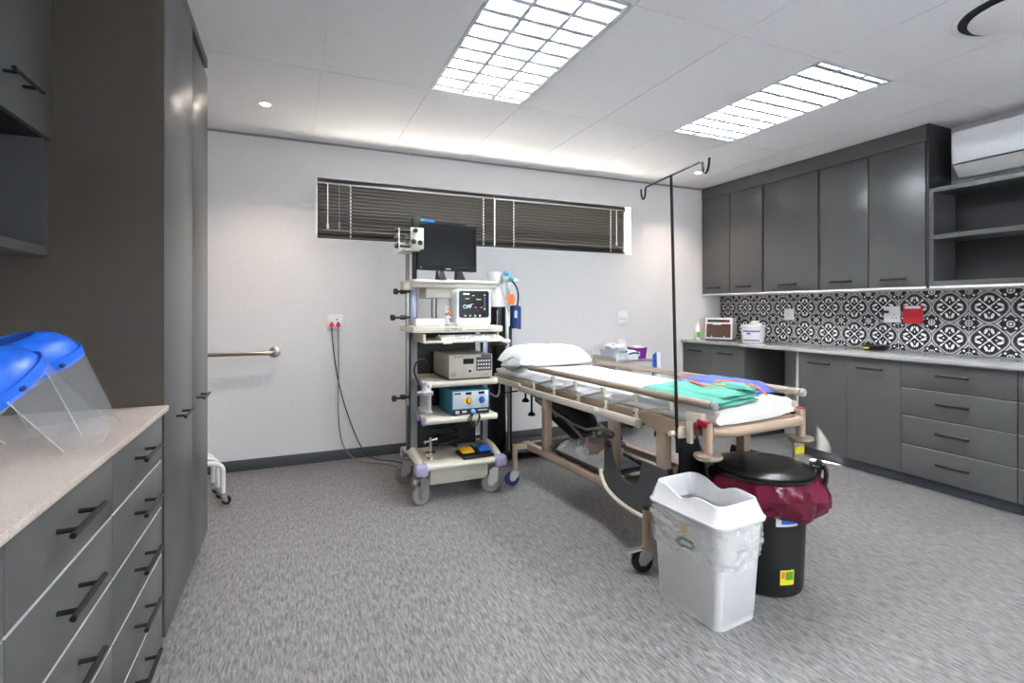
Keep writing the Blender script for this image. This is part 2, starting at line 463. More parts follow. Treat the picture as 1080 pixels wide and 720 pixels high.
def blind(x0, x1, wand_x, label, cords):
    t = thing('venetian_blind', label, 'blind', ((x0 + x1) / 2, YB + 0.03, WZ0), 0, 'dark venetian blinds in the high window')
    W = x1 - x0; h = WZ1 - WZ0
    MB().bb(-W / 2, W / 2, -0.014, 0.014, h - 0.032, h - 0.002, 0.003).build('head_rail', 'slat', t)
    MB().bb(-W / 2, W / 2, -0.018, -0.0142, h - 0.04, h - 0.028, 0.001).build('valance_strip', 'steel', t)
    n = 15; z0, z1 = 0.032, h - 0.052
    me = MB().grid(lambda u, v: Vector(((u - 0.5) * W, (v - 0.5) * 0.035, 0.006 * (1 - (2 * v - 1) ** 2))), 1, 6, (0, 0, -0.0008)).mesh('slat', 'slat')
    for k in range(n):
        put('slat', me, t, (0, 0, z0 + (z1 - z0) * k / (n - 1)), (math.radians(-62), 0, 0))
    MB().bb(-W / 2, W / 2, -0.013, 0.013, 0.002, 0.016, 0.003).build('bottom_rail', 'slat', t)
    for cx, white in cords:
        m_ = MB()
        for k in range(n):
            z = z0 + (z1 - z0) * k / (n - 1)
            if white: m_.bb(cx - 0.006, cx + 0.006, -0.022, -0.0195, z - 0.009, z + 0.007)  # white dashes stand in for daylight showing through the slat holes
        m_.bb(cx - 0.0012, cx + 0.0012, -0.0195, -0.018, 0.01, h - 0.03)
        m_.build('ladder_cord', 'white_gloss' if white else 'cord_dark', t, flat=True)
    MB().cyl((wand_x, -0.024, h - 0.035), (wand_x, -0.026, h - 0.37), 0.004).cyl((wand_x, -0.026, h - 0.37), (wand_x, -0.026, h - 0.41), 0.009).build('tilt_wand', 'white_plastic', t)
    MB().cyl((wand_x + 0.09, -0.024, h - 0.035), (wand_x + 0.09, -0.024, h - 0.35), 0.0015).cyl((wand_x + 0.09, -0.024, h - 0.35), (wand_x + 0.09, -0.024, h - 0.41), 0.009, 0.006).build('pull_cord', 'mid_grey', t)
    return t
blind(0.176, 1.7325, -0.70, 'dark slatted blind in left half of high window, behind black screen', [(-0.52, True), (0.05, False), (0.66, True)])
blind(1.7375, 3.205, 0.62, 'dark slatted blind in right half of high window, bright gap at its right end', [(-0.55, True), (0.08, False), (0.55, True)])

# ------------------------------------------------------------------ ceiling lights
def ceiling_light(i, j, label):
    cx, cy = (GX[i] + GX[i + 1]) / 2, (GY[j] + GY[j + 1]) / 2
    t = thing('ceiling_light', label, 'light', (cx, cy, H), 0, 'recessed louvre lights in the ceiling')
    w, l = 0.605, 1.195
    b = MB()
    b.bb(-w / 2, w / 2, -l / 2, l / 2, 0.1, 0.105)
    for s in (-1, 1):
        b.bb(s * w / 2 - 0.003, s * w / 2 + 0.003, -l / 2, l / 2, 0.0, 0.105)
        b.bb(-w / 2, w / 2, s * l / 2 - 0.003, s * l / 2 + 0.003, 0.0, 0.105)
        b.bb(s * (w / 2 - 0.006) - 0.006, s * (w / 2 - 0.006) + 0.006, -l / 2, l / 2, 0.0, 0.004)
        b.bb(-w / 2, w / 2, s * (l / 2 - 0.006) - 0.006, s * (l / 2 - 0.006) + 0.006, 0.0, 0.004)
    b.build('housing', 'reflector', t, flat=True)
    lane = w / 3
    tube = MB().cyl((0, -0.55, 0.078), (0, 0.55, 0.078), 0.0135, n=12).mesh('lamp_tube', 'lamp_tube')
    end = MB().cyl((0, 0.55, 0.078), (0, 0.585, 0.078), 0.0137, n=12).cyl((0, -0.585, 0.078), (0, -0.55, 0.078), 0.0137, n=12).mesh('lamp_holder', 'white_plastic')
    div = MB().prism([(-0.011, 0.004), (0.011, 0.004), (0.003, 0.058), (-0.003, 0.058)], l - 0.02, Matrix.Translation((0, l / 2 - 0.01, 0)) @ RX(PI / 2)).mesh('louvre_rail', 'louvre', ang=20)
    bl = MB().prism([(-0.015, 0.006), (0.015, 0.006), (0.003, 0.056), (-0.003, 0.056)], lane - 0.008, Matrix.Translation((-(lane - 0.008) / 2, 0, 0)) @ RZ(PI / 2) @ RX(PI / 2)).mesh('louvre_blade', 'louvre', ang=20)
    for k in range(3):
        x = (k - 1) * lane
        put('lamp_tube', tube, t, (x, 0, 0)); put('lamp_holder', end, t, (x, 0, 0))
        for q in range(10): put('louvre_blade', bl, t, (x, -l / 2 + l * (q + 0.5) / 10, 0))
    for k in range(4): put('louvre_rail', div, t, ((k - 1.5) * lane * (0.985 if k in (0, 3) else 1), 0, 0))
ceiling_light(3, 4, 'recessed three-tube louvre light nearest the left cabinets, above the trolley side')
ceiling_light(6, 4, 'recessed three-tube louvre light nearest the dark wall cupboards on the right')
ceiling_light(3, 2, 'recessed louvre light behind the camera on the left')  # unseen fixture, added to brighten the room from behind the camera
ceiling_light(6, 2, 'recessed louvre light behind the camera on the right')  # second added fixture, also out of view, for fill light
def downlight(x, y, label):
    t = thing('downlight', label, 'light', (x, y, H), 0, 'small round downlights in the ceiling')
    MB().lathe([(0.022, 0.0), (0.04, -0.004), (0.042, 0.0), (0.022, 0.004)], 20).build('trim_ring', 'white_plastic', t)
    MB().lathe([(0.0, 0.0), (0.021, 0.0), (0.021, 0.002), (0.0, 0.002)], 20, (0, 0, -0.004)).build('lamp_face', 'lamp_spot', t)
    d = bpy.data.lights.new('downlight_lamp', 'SPOT'); d.energy = SPOT_POWER; d.color = (1, 0.80, 0.66); d.spot_size = math.radians(115); d.spot_blend = 0.8; d.shadow_soft_size = 0.03
    o = bpy.data.objects.new('downlight_lamp', d); COL.objects.link(o); o.parent = t; o.location = (0, 0, -0.012)
downlight(-0.173, 3.703, 'small round lit downlight in ceiling near the tall grey cabinet')
downlight(3.69, 3.85, 'small round lit downlight in ceiling behind the drip pole hook')
t = thing('ceiling_vent', 'round white ceiling air valve with dark ring gap above the air conditioner', 'vent', (3.02, 1.16, H))
MB().lathe([(0.225, 0), (0.245, -0.004), (0.25, 0.0), (0.225, 0.004)], 40).build('outer_ring', 'white_plastic', t)
MB().lathe([(0.0, -0.002), (0.225, -0.002), (0.225, 0.0), (0.0, 0.0)], 40, (0, 0, -0.0005)).build('throat', 'cabinet_dark', t)
MB().lathe([(0.0, -0.04), (0.12, -0.037), (0.185, -0.022), (0.19, -0.014), (0.0, -0.012)], 40).build('disc', 'white_plastic', t)
MB().cyl((0, 0, -0.02), (0, 0, -0.002), 0.02).build('stem', 'mid_grey', t)

# ------------------------------------------------------------------ cabinet helpers
def handle_mesh(length, rad=0.0062):
    b = MB()
    h = length / 2
    b.cyl((0.036, -h, 0), (0.036, h, 0), rad, n=10)
    for s in (-1, 1): b.cyl((0, s * h * 0.62, 0), (0.036, s * h * 0.62, 0), 0.0052, n=8)
    return b.mesh('handle', 'handle_black')
HM = handle_mesh(0.18); HMR = handle_mesh(0.18, 0.010)
def front(name, x, y0, y1, z0, z1, parent, hy=None, hz=None, sgn=-1, m='cabinet_grey', th=0.018):
    """door or drawer front whose outer face stands at x; sgn = side the room lies on (-1: towards -x)"""
    g = 0.0015
    xa, xb = (x, x + th) if sgn < 0 else (x - th, x)
    q = MB().bb(xa, xb, y0 + g, y1 - g, z0 + g, z1 - g, 0.0012)
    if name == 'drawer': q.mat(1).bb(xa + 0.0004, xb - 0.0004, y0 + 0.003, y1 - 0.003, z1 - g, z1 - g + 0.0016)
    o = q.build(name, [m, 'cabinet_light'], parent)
    if hz is not None:
        put('handle', HMR if sgn < 0 else HM, o, (x, hy if hy else (y0 + y1) / 2, hz), (0, 0, PI if sgn < 0 else 0))
    return o
def unit(name, label, cat='cabinet', group=None): return thing(name, label, cat, (0, 0, 0), 0, group)

# ------------------------------------------------------------------ left side
LX = -0.43
def drawer_unit_left(y0, y1, label):
    t = unit('drawer_unit', label, 'cabinet', 'grey drawer units under the left worktop')
    MB().bb(XL + 0.005, LX - 0.02, y0 + 0.001, y1 - 0.001, 0.06, 0.879).build('carcass', 'cabinet_dark', t, flat=True)
    MB().bb(XL + 0.05, LX - 0.06, y0 + 0.001, y1 - 0.001, 0.0, 0.06).build('plinth', 'kick', t, flat=True)
    zs = [0.048, 0.214, 0.3805, 0.548, 0.715, 0.872]
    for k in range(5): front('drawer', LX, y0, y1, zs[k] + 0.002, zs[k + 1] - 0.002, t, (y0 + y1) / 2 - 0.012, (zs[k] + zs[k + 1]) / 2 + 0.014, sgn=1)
drawer_unit_left(1.603, 2.135, 'grey five-drawer unit under left worktop, touching the tall cabinet')
drawer_unit_left(1.073, 1.603, 'grey five-drawer unit under left worktop, with widest-looking handles in front')
drawer_unit_left(0.54, 1.073, 'grey drawer unit at the bottom left edge, only a sliver of its front showing')
tag(MB().bb(XL, -0.415, 0.3, 2.166, 0.88, 0.9, 0.003).build('worktop', 'quartz_beige'), 'beige speckled stone worktop on the left drawers, carrying the blue face shields', 'worktop')
t = unit('tall_cabinet', 'floor to ceiling grey two-door cabinet with dark brown side panel at left')
MB().bb(XL + 0.002, LX - 0.019, 2.17, 2.186, 0.06, H - 0.002).bb(LX - 0.019, LX, 2.17, 2.186, 0.06, H - 0.002).build('side_panel', 'cabinet_brown', t, flat=True)['label'] = 'dark brown side panel'
MB().bb(XL + 0.002, LX - 0.021, 2.187, 3.155, 0.06, 2.55).build('carcass', 'cabinet_dark', t, flat=True)
MB().bb(XL + 0.05, LX - 0.05, 2.19, 3.15, 0.0, 0.06).build('plinth', 'kick', t, flat=True)
front('door', LX, 2.188, 2.72, 0.048, 2.55, t, 2.43, 0.82, sgn=1)
front('door', LX, 2.722, 3.16, 0.048, 2.5, t, 2.88, 0.82, sgn=1)
MB().bb(XL + 0.002, LX, 2.187, 3.16, 2.552, H - 0.002).build('cornice', 'cabinet_grey', t, flat=True)
MB().bb(XL + 0.002, LX - 0.022, 3.156, 3.17, 0.06, 2.5).build('end_panel', 'black', t, flat=True)
# upper left unit
t = unit('wall_cupboard', 'olive-grey cupboard high on the left with open shelf box under its door')
UX = -0.745
MB().bb(XL + 0.002, UX - 0.019, 1.02, 2.166, 1.815, H - 0.002).build('carcass', 'cabinet_dark', t, flat=True)
front('door', UX, 1.62, 2.165, 1.812, H - 0.004, t, 1.91, 1.915, sgn=1, m='cabinet_grey')
front('door', UX, 1.08, 1.617, 1.812, H - 0.004, t, 1.35, 1.915, sgn=1, m='cabinet_grey')
b = MB().bb(XL + 0.002, UX - 0.012, 1.02, 2.14, 1.425, 1.455).bb(XL + 0.002, UX - 0.012, 2.14, 2.166, 1.425, 1.813).bb(XL + 0.002, UX - 0.012, 1.02, 1.046, 1.456, 1.813)
b.build('open_shelf', 'cabinet_grey', t, flat=True)
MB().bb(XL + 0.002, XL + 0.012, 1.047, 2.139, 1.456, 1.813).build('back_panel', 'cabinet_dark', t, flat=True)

# face shields
def face_shield(loc, heading, pitch, label, band_m):
    t = thing('face_shield', label, 'face shield', loc, 0, 'blue face shields on the left worktop')
    t.rotation_euler = (Matrix.Rotation(heading, 3, 'Z') @ Matrix.Rotation(-pitch, 3, 'Y')).to_euler()
    # local: faces +x, crown up +z, visor hangs to -z
    def crown(u, v):
        az = math.radians(-112 + 224 * u); el = math.radians(2 + 62 * v)
        rr = 1.0 + 0.10 * max(0, math.cos(az)) * (1 - v)
        return Vector((0.135 * rr * math.cos(az) * math.cos(el) ** 0.8, 0.108 * math.sin(az) * math.cos(el) ** 0.8, 0.085 * math.sin(el)))
    MB().grid(crown, 32, 8, (0, 0, 0.003)).build('crown_guard', 'blue_plastic', t)
    rim = []
    for k in range(33):
        az = math.radians(-112 + 224 * k / 32); rr = 1.02 + 0.10 * max(0, math.cos(az))
        rim.append((0.135 * rr * math.cos(az), 0.108 * math.sin(az) * 1.02))
    MB().loft([[Vector((x, y, -0.022)), Vector((x * 1.03, y * 1.03, -0.022)), Vector((x * 1.035, y * 1.035, 0.008)), Vector((x, y, 0.008))] for x, y in rim]).build('rim', 'blue_plastic', t)
    def vis(u, v):
        az = math.radians(-88 + 176 * u); rr = 1.05 + 0.08 * max(0, math.cos(az))
        z = -0.012 - 0.235 * v * (1 - 0.16 * (2 * u - 1) ** 4)
        return Vector((0.135 * rr * math.cos(az) + 0.012 * v, 0.110 * rr * math.sin(az), z))
    MB().grid(vis, 28, 6, (0.0012, 0, 0)).build('visor', 'visor', t)
    ed = [vis(0, k / 8) for k in range(9)] + [vis(k / 24, 1) for k in range(1, 25)] + [vis(1, 1 - k / 8) for k in range(1, 9)]
    MB().tube(ed, 0.0012, 5).build('visor_edge', 'clear_edge', t)  # pale tube paints the bright reflections along the visor edge
    for s in (-1, 1):
        MB().sphere((0.045, s * 0.112, -0.008), (0.008, 0.005, 0.006)).build('rivet', 'navy', t)
    band = [(0.09 * math.cos(math.radians(a)) - 0.02, 0.08 * math.sin(math.radians(a)), -0.03 + 0.01 * math.cos(math.radians(a))) for a in range(0, 361, 12)]
    MB().loft([[Vector((x, y, z - 0.013)), Vector((x * 1.02, y * 1.03, z - 0.013)), Vector((x * 1.02, y * 1.03, z + 0.013)), Vector((x, y, z + 0.013))] for x, y, z in band], (False, False)).build('headband', band_m, t)
    MB().lathe([(0.0, 0), (0.022, 0), (0.02, 0.016), (0.0, 0.018)], 14, (-0.112, 0, -0.04), rot_to((-1, 0, 0))).build('ratchet_knob', 'black', t)
    return t
face_shield((-0.679, 1.543, 1.048), math.radians(47.8), math.radians(34.4), 'blue face shield nearer the camera on beige worktop, its clear visor reaching forward', 'mid_grey')
face_shield((-0.682, 1.754, 1.089), math.radians(48.5), math.radians(20.5), 'blue face shield behind the other one, against the dark brown panel', 'mid_grey')

# grab rail on the back wall
t = thing('grab_rail', 'brushed steel grab rail on the back wall beside the tall cabinet', 'rail', (-0.14, YB, 0.905))
MB().lathe([(0.0, 0.0), (0.042, 0.0), (0.042, 0.006), (0.03, 0.012), (0.0, 0.012)], 24, (0, 0, 0), rot_to((0, -1, 0))).build('wall_flange', 'brushed', t)
MB().tube([(0, -0.012, 0), (0, -0.05, 0), (-0.02, -0.075, 0), (-0.1, -0.08, 0), (-0.6, -0.08, 0), (-0.7, -0.08, 0), (-0.75, -0.07, 0), (-0.76, -0.04, 0), (-0.76, -0.012, 0)], 0.016, 12, 2).build('bar', 'brushed', t)
MB().lathe([(0.0, 0.0), (0.042, 0.0), (0.042, 0.006), (0.03, 0.012), (0.0, 0.012)], 24, (-0.76, 0, 0), rot_to((0, -1, 0))).build('wall_flange', 'brushed', t)
# white castor frame peeking out behind the tall cabinet
t = thing('wheeled_frame', 'white tubular wheeled frame peeking from behind the tall grey cabinet', 'medical stand', (-0.47, 3.78, 0))
hubs = [(0.055, -0.11), (0.01, 0.02), (-0.03, 0.14)]
for x, y in hubs:
    MB().tube([(-0.38, y + 0.02, 0.27), (x - 0.1, y, 0.27), (x - 0.03, y, 0.265), (x, y, 0.235), (x, y, 0.19), (x, y, 0.075)], 0.015, 10, 2).build('leg', 'tube_white', t)
    MB().cyl((x, y, 0.05), (x, y, 0.078), 0.014).box((x + 0.012, y, 0.04), (0.03, 0.034, 0.03), 0.006).build('castor_fork', 'mid_grey', t)
    MB().cyl((x + 0.02, y - 0.011, 0.027), (x + 0.02, y + 0.011, 0.027), 0.027, n=18).mat(1).cyl((x + 0.02, y - 0.0125, 0.027), (x + 0.02, y + 0.0125, 0.027), 0.011).build('castor_wheel', ['black', 'mid_grey'], t)
MB().tube([(-0.38, -0.2, 0.27), (-0.38, 0.25, 0.27)], 0.016, 10).cyl((-0.38, 0, 0.02), (-0.38, 0, 0.9), 0.018).cyl((-0.38, 0, 0.0), (-0.38, 0, 0.03), 0.03).build('crossbar', 'tube_white', t)

# ------------------------------------------------------------------ right side cabinets
BX = 3.97; UXR = 4.24; YE = 1.0
tag(MB().bb(3.94, XR - 0.001, YE, YB - 0.001, 0.88, 0.905, 0.003).build('worktop', 'quartz_grey'), 'grey glossy stone worktop along the right wall under the patterned tiles', 'worktop')
def base_unit(y0, y1, label, z0=0.075, plinth=True):
    t = unit('base_cabinet', label, 'cabinet', 'grey base cabinets under the right worktop')
    MB().bb(BX + 0.02, XR - 0.003, y0 + 0.001, y1 - 0.001, z0, 0.879).build('carcass', 'cabinet_grey', t, flat=True)
    if plinth: MB().bb(BX + 0.06, XR - 0.01, y0 + 0.001, y1 - 0.001, 0.0, z0).build('plinth', 'kick', t, flat=True)
    return t
t = base_unit(3.541, YB - 0.002, 'grey two-door base cabinet in the far right corner, beside the open knee space')
front('door', BX, 3.96, YB - 0.003, 0.08, 0.875, t, None, 0.80)
front('door', BX, 3.541, 3.96, 0.08, 0.875, t, None, 0.80)
t = base_unit(2.184, 3.0, 'grey two-door base cabinet between the open knee space and the four drawers')
MB().bb(BX + 0.002, XR - 0.003, 2.978, 2.999, 0.0, 0.879).build('side_panel', 'cabinet_light', t, flat=True)
front('door', BX, 2.573, 2.977, 0.08, 0.875, t, None, 0.80)
front('door', BX, 2.184, 2.573, 0.08, 0.875, t, None, 0.80)
t = base_unit(1.554, 2.184, 'grey base cabinet with four wide drawers on the right')
zs = [0.08, 0.29, 0.493, 0.689, 0.875]
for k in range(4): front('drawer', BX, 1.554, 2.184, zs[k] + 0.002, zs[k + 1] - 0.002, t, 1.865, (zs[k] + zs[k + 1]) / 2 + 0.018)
t = base_unit(1.0, 1.552, 'grey base cabinet cut off at the right edge of the view, past the four drawers')
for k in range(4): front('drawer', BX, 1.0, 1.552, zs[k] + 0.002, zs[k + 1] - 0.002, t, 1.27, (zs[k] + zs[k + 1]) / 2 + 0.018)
struct(MB().bb(XR - 0.012, XR, 3.0, 3.54, 0, 0.085).build('baseboard_right', 'white_plastic', flat=True))
def wall_unit(y0, y1, splits, label):
    t = unit('wall_cupboard', label, 'cabinet', 'grey wall cupboards above the patterned tiles')
    MB().bb(UXR + 0.02, XR - 0.003, y0 + 0.001, y1 - 0.001, 1.412, H - 0.003).build('carcass', 'cabinet_grey', t, flat=True)
    MB().bb(UXR + 0.004, XR - 0.003, y0 + 0.001, y1 - 0.001, 1.395, 1.411).build('underside', 'white_plastic', t, flat=True)
    MB().bb(UXR + 0.003, UXR + 0.0195, y0 + 0.001, y1 - 0.001, 2.475, H - 0.003).build('cornice', 'cabinet_grey', t, flat=True)
    e = [y0] + splits + [y1]
    for a, c in zip(e, e[1:]): front('door', UXR, a + 0.004, c - (0.016 if c == y1 else 0.002), 1.412, 2.47, t, None, 1.472)
    return t
wall_unit(3.566, YB - 0.002, [3.97], 'grey two-door wall cupboard in the far corner, beside the back wall')
wall_unit(2.989, 3.565, [], 'grey single wide-door wall cupboard, middle of the row above the tiles')
t = wall_unit(2.165, 2.988, [2.567], 'grey two-door wall cupboard next to the open shelves on the right')
MB().bb(UXR + 0.002, XR - 0.003, 2.148, 2.164, 1.395, H - 0.003).build('end_panel', 'cabinet_dark', t, flat=True)
t = unit('open_shelf_unit', 'dark grey open shelf unit with two bays under the air conditioner', 'shelf', None)
y0, y1 = 1.0, 2.146
fr = MB()
MB().bb(UXR, XR - 0.003, y1 - 0.028, y1, 1.412, 2.12, 0.001).build('side_panel', 'cabinet_grey', t, flat=True)
MB().bb(UXR, XR - 0.003, y0, y0 + 0.028, 1.412, 2.12, 0.001).build('side_panel', 'cabinet_grey', t, flat=True)
for z in (1.412, 1.747, 2.085): MB().bb(UXR, XR - 0.003, y0 + 0.029, y1 - 0.029, z, z + 0.034, 0.001).build('shelf', 'cabinet_grey', t, flat=True)
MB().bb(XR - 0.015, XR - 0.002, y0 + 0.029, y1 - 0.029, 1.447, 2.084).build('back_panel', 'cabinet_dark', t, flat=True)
MB().bb(UXR + 0.004, XR - 0.003, y0, y1, 1.395, 1.411).build('underside', 'white_plastic', t, flat=True)
# air conditioner
t = thing('air_conditioner', 'white split air conditioner unit high on the right wall above open shelves', 'air conditioner', (XR - 0.002, 1.635, 2.19))
L = 0.82
body = [(0, 0.04), (-0.06, 0.0), (-0.12, 0.0), (-0.165, 0.05), (-0.2, 0.085), (-0.2, 0.31), (-0.17, 0.325), (0, 0.325)]
RTM = Matrix(((1, 0, 0, 0), (0, 0, 1, -L / 2), (0, 1, 0, 0), (0, 0, 0, 1)))
MB().prism(body, L, RTM).build('body', 'white_plastic', t, ang=30)
MB().prism([(-0.2005, 0.09), (-0.206, 0.09), (-0.213, 0.2), (-0.206, 0.312), (-0.2005, 0.312)], L, RTM).build('front_panel', 'white_gloss', t)
MB().prism([(-0.125, -0.004), (-0.178, 0.05), (-0.184, 0.054), (-0.131, -0.004)], L - 0.1, Matrix(((1, 0, 0, 0), (0, 0, 1, -L / 2 + 0.05), (0, 1, 0, 0), (0, 0, 0, 1)))).build('air_flap', 'white_plastic', t)
MB().bb(-0.203, -0.19, -L / 2 + 0.004, L / 2 - 0.004, 0.081, 0.089).build('shadow_gap', 'black', t, flat=True)
m_ = MB(); rr = random.Random(3)
for k in range(26):
    s = k / 25; y = L / 2 - 0.05 - s * (L - 0.12)
    m_.sphere((-0.2125 + 0.0005 * abs(k - 13) / 13, y, 0.168 + 0.016 * math.sin(s * 9) + rr.uniform(-0.004, 0.004)), (0.001, 0.0045, 0.0025), 6, 4)
m_.build('silver_motif', 'white_ink', t)

# tiled splashback: each large tile its own piece, white joints behind
MB().bb(XR - 0.004, XR - 0.0005, YE, YB - 0.001, 0.906, 1.392).build('grout', 'grout', wall_right, flat=True)
e = [YB - 0.002, 3.905]
while e[-1] > 1.1: e.append(e[-1] - 2 * TILE)
for a, c in zip(e[1:], e):
    MB().bb(XR - 0.011, XR - 0.0041, a + 0.0032, c - 0.0032, 0.911, 1.386, 0.001).build('wall_tile', 'tile', wall_right, flat=True)
XT = XR - 0.0115
# sockets
def socket(y0, y1, z0, z1, m, label, group='wall sockets'):
    t = thing('wall_socket', label, 'socket', (XT, (y0 + y1) / 2, (z0 + z1) / 2), 0, group)
    w, h = (y1 - y0), (z1 - z0)
    MB().bb(-0.011, 0, -w / 2, w / 2, -h / 2, h / 2, 0.003).build('face_plate', m, t)
    return t, w, h
t, w_, h_ = socket(3.43, 3.535, 1.135, 1.245, 'white_gloss', 'small white wall socket on patterned tiles above the knee space')
m_ = MB()
for y, z in ((0, 0.012), (0.012, -0.006), (-0.012, -0.006)): m_.cyl((-0.0115, y, z), (-0.0108, y, z), 0.0035, n=8)
m_.build('pin_hole', 'ink', t)
t, w_, h_ = socket(2.487, 2.608, 1.135, 1.266, 'white_gloss', 'white wall socket with black plug, left beside the red one')
m_ = MB()
for y, z in ((-0.02, 0.0), (-0.008, -0.028), (-0.034, -0.028)): m_.cyl((-0.0118, y, z), (-0.0108, y, z), 0.005, n=8)
m_.build('pin_hole', 'ink', t)
MB().box((-0.025, 0.04, 0.02), (0.03, 0.045, 0.022), 0.006).tube([(-0.03, 0.05, 0.018), (-0.035, 0.085, 0.0), (-0.02, 0.09, -0.06), (-0.012, 0.07, -0.14), (-0.012, 0.06, -0.228)], 0.003, 6, 2).build('plug', 'black', t)
t, w_, h_ = socket(2.326, 2.466, 1.131, 1.273, 'red', 'red double wall socket on the patterned tiles')
MB().bb(-0.0125, -0.0112, -0.055, 0.055, 0.045, 0.066, 0.0005).build('switch_strip', 'white_gloss', t)['label'] = 'white switch strip'
m_ = MB()
for c in (-0.03, 0.03):
    for y, z in ((c, 0.005), (c - 0.014, -0.026), (c + 0.014, -0.026)): m_.cyl((-0.0118, y, z), (-0.0108, y, z), 0.005, n=8)
m_.build('pin_hole', 'dark_red', t)
# items on the right worktop
ZC = 0.9055
t = thing('spray_bottle', 'slim white plastic bottle with green label in the far corner of the right worktop', 'bottle', (4.15, 4.335, ZC))
MB().lathe([(0.0, 0), (0.03, 0), (0.032, 0.004), (0.032, 0.13), (0.026, 0.15), (0.014, 0.16), (0.0, 0.16)], 20).build('body', 'white_gloss', t)
MB().lathe([(0.0, 0.16), (0.016, 0.16), (0.015, 0.18), (0.007, 0.19), (0.005, 0.22), (0.0, 0.222)], 16).build('nozzle_cap', 'white_plastic', t)
MB().grid(lambda u, v: Vector((0.0328 * math.cos(PI + 1.2 - 1.3 * u + 0.5), 0.0328 * math.sin(PI + 1.2 - 1.3 * u + 0.5), 0.02 + 0.06 * v)), 8, 1).build('paper_label', 'vivid_green', t)
a = math.atan2(-0.864, 0.504)
t = thing('steriliser', 'white countertop steriliser with brown see-through door in the far right corner', 'steriliser', (4.30, 4.15, ZC), a)
# local: x along the front (0..), front faces local -y
MB().loft([[Vector(p) for p in r] for r in ([(-0.14, 0.1, 0.012), (-0.14, -0.1, 0.012), (0.14, -0.1, 0.012), (0.14, 0.1, 0.012)], [(-0.14, 0.1, 0.24), (-0.14, -0.075, 0.24), (0.14, -0.075, 0.24), (0.14, 0.1, 0.24)])]).build('body', 'white_gloss', t, flat=True)
MB().bb(-0.135, 0.135, -0.098, 0.095, 0.0, 0.011).build('base', 'black', t, flat=True)
def fp(x, z): return Vector((x, -0.1 + 0.025 * (z - 0.012) / 0.228, z))
def face_quad(x0, x1, z0, z1, d): return [[fp(x0, z0) + Vector((0, -d, 0)), fp(x1, z0) + Vector((0, -d, 0)), fp(x1, z1) + Vector((0, -d, 0)), fp(x0, z1) + Vector((0, -d, 0))], [fp(x0, z0), fp(x1, z0), fp(x1, z1), fp(x0, z1)]]
MB().loft(face_quad(-0.125, 0.122, 0.03, 0.175, 0.006)).build('door', 'brown_door', t, flat=True)
MB().loft(face_quad(-0.12, 0.11, 0.192, 0.222, 0.003)).build('control_strip', 'ink', t, flat=True)
MB().loft(face_quad(0.06, 0.1, 0.2, 0.214, 0.0045)).build('display', 'dark_red', t, flat=True)
MB().loft(face_quad(-0.06, 0.03, 0.166, 0.178, 0.012)).build('door_handle', 'white_gloss', t, flat=True)
for x in (-0.07, 0.06): MB().sphere(tuple(fp(x, 0.04) + Vector((0, -0.008, 0))), 0.008, 8, 6).build('hinge_knob', 'white_gloss', t)
t = thing('plastic_tub', 'round white lidded plastic tub with violet striped label beside the steriliser', 'tub', (4.27, 3.70, ZC))
MB().lathe([(0.0, 0), (0.098, 0), (0.1, 0.004), (0.112, 0.15), (0.0, 0.15)], 28).build('bucket', 'white_plastic', t)
MB().lathe([(0.0, 0.15), (0.118, 0.145), (0.12, 0.15), (0.12, 0.175), (0.112, 0.18), (0.0, 0.178)], 28).build('lid', 'white_gloss', t)
lab = lambda z0, z1, a0, a1, d: (lambda u, v: Vector(((0.1 + 0.08 * (z0 + (z1 - z0) * v) + d) * math.cos(a0 + (a1 - a0) * u), (0.1 + 0.08 * (z0 + (z1 - z0) * v) + d) * math.sin(a0 + (a1 - a0) * u), z0 + (z1 - z0) * v)))
A0, A1 = math.radians(165), math.radians(255)
MB().grid(lab(0.015, 0.125, A0, A1, 0.0008), 12, 1).mat(1).grid(lab(0.108, 0.122, A0, A1, 0.0014), 12, 1).grid(lab(0.018, 0.03, A0, A1, 0.0014), 12, 1).grid(lab(0.082, 0.1, A0 + 0.4, A0 + 0.75, 0.0014), 4, 1).build('paper_label', ['white_ink', 'violet_label'], t)
o = MB().box((0.02, -0.02, 0.19), (0.09, 0.1, 0.014), 0.005, RZ(0.5) @ RX(0.12)).box((0.03, 0.0, 0.205), (0.07, 0.07, 0.012), 0.004, RZ(0.9) @ RY(0.16)).build('paper_wipes', 'white_ink', None, (4.27, 3.70, ZC + 0.001))
tag(o, 'folded white wipes lying on the lid of the round white tub', 'wipes')
t = thing('black_dish', 'low black oval dish on the right worktop under the sockets', 'dish', (4.415, 2.62, ZC), 0.1)
MB().lathe([(0.0, 0), (0.07, 0), (0.09, 0.015), (0.098, 0.04), (0.092, 0.042), (0.08, 0.02), (0.0, 0.012)], 26).build('bowl', 'black_gloss', t)
MB().bb(-0.094, -0.089, 0.0, 0.05, 0.014, 0.026).build('yellow_mark', 'label_yellow', t, (-0.003, 0, 0), flat=True)

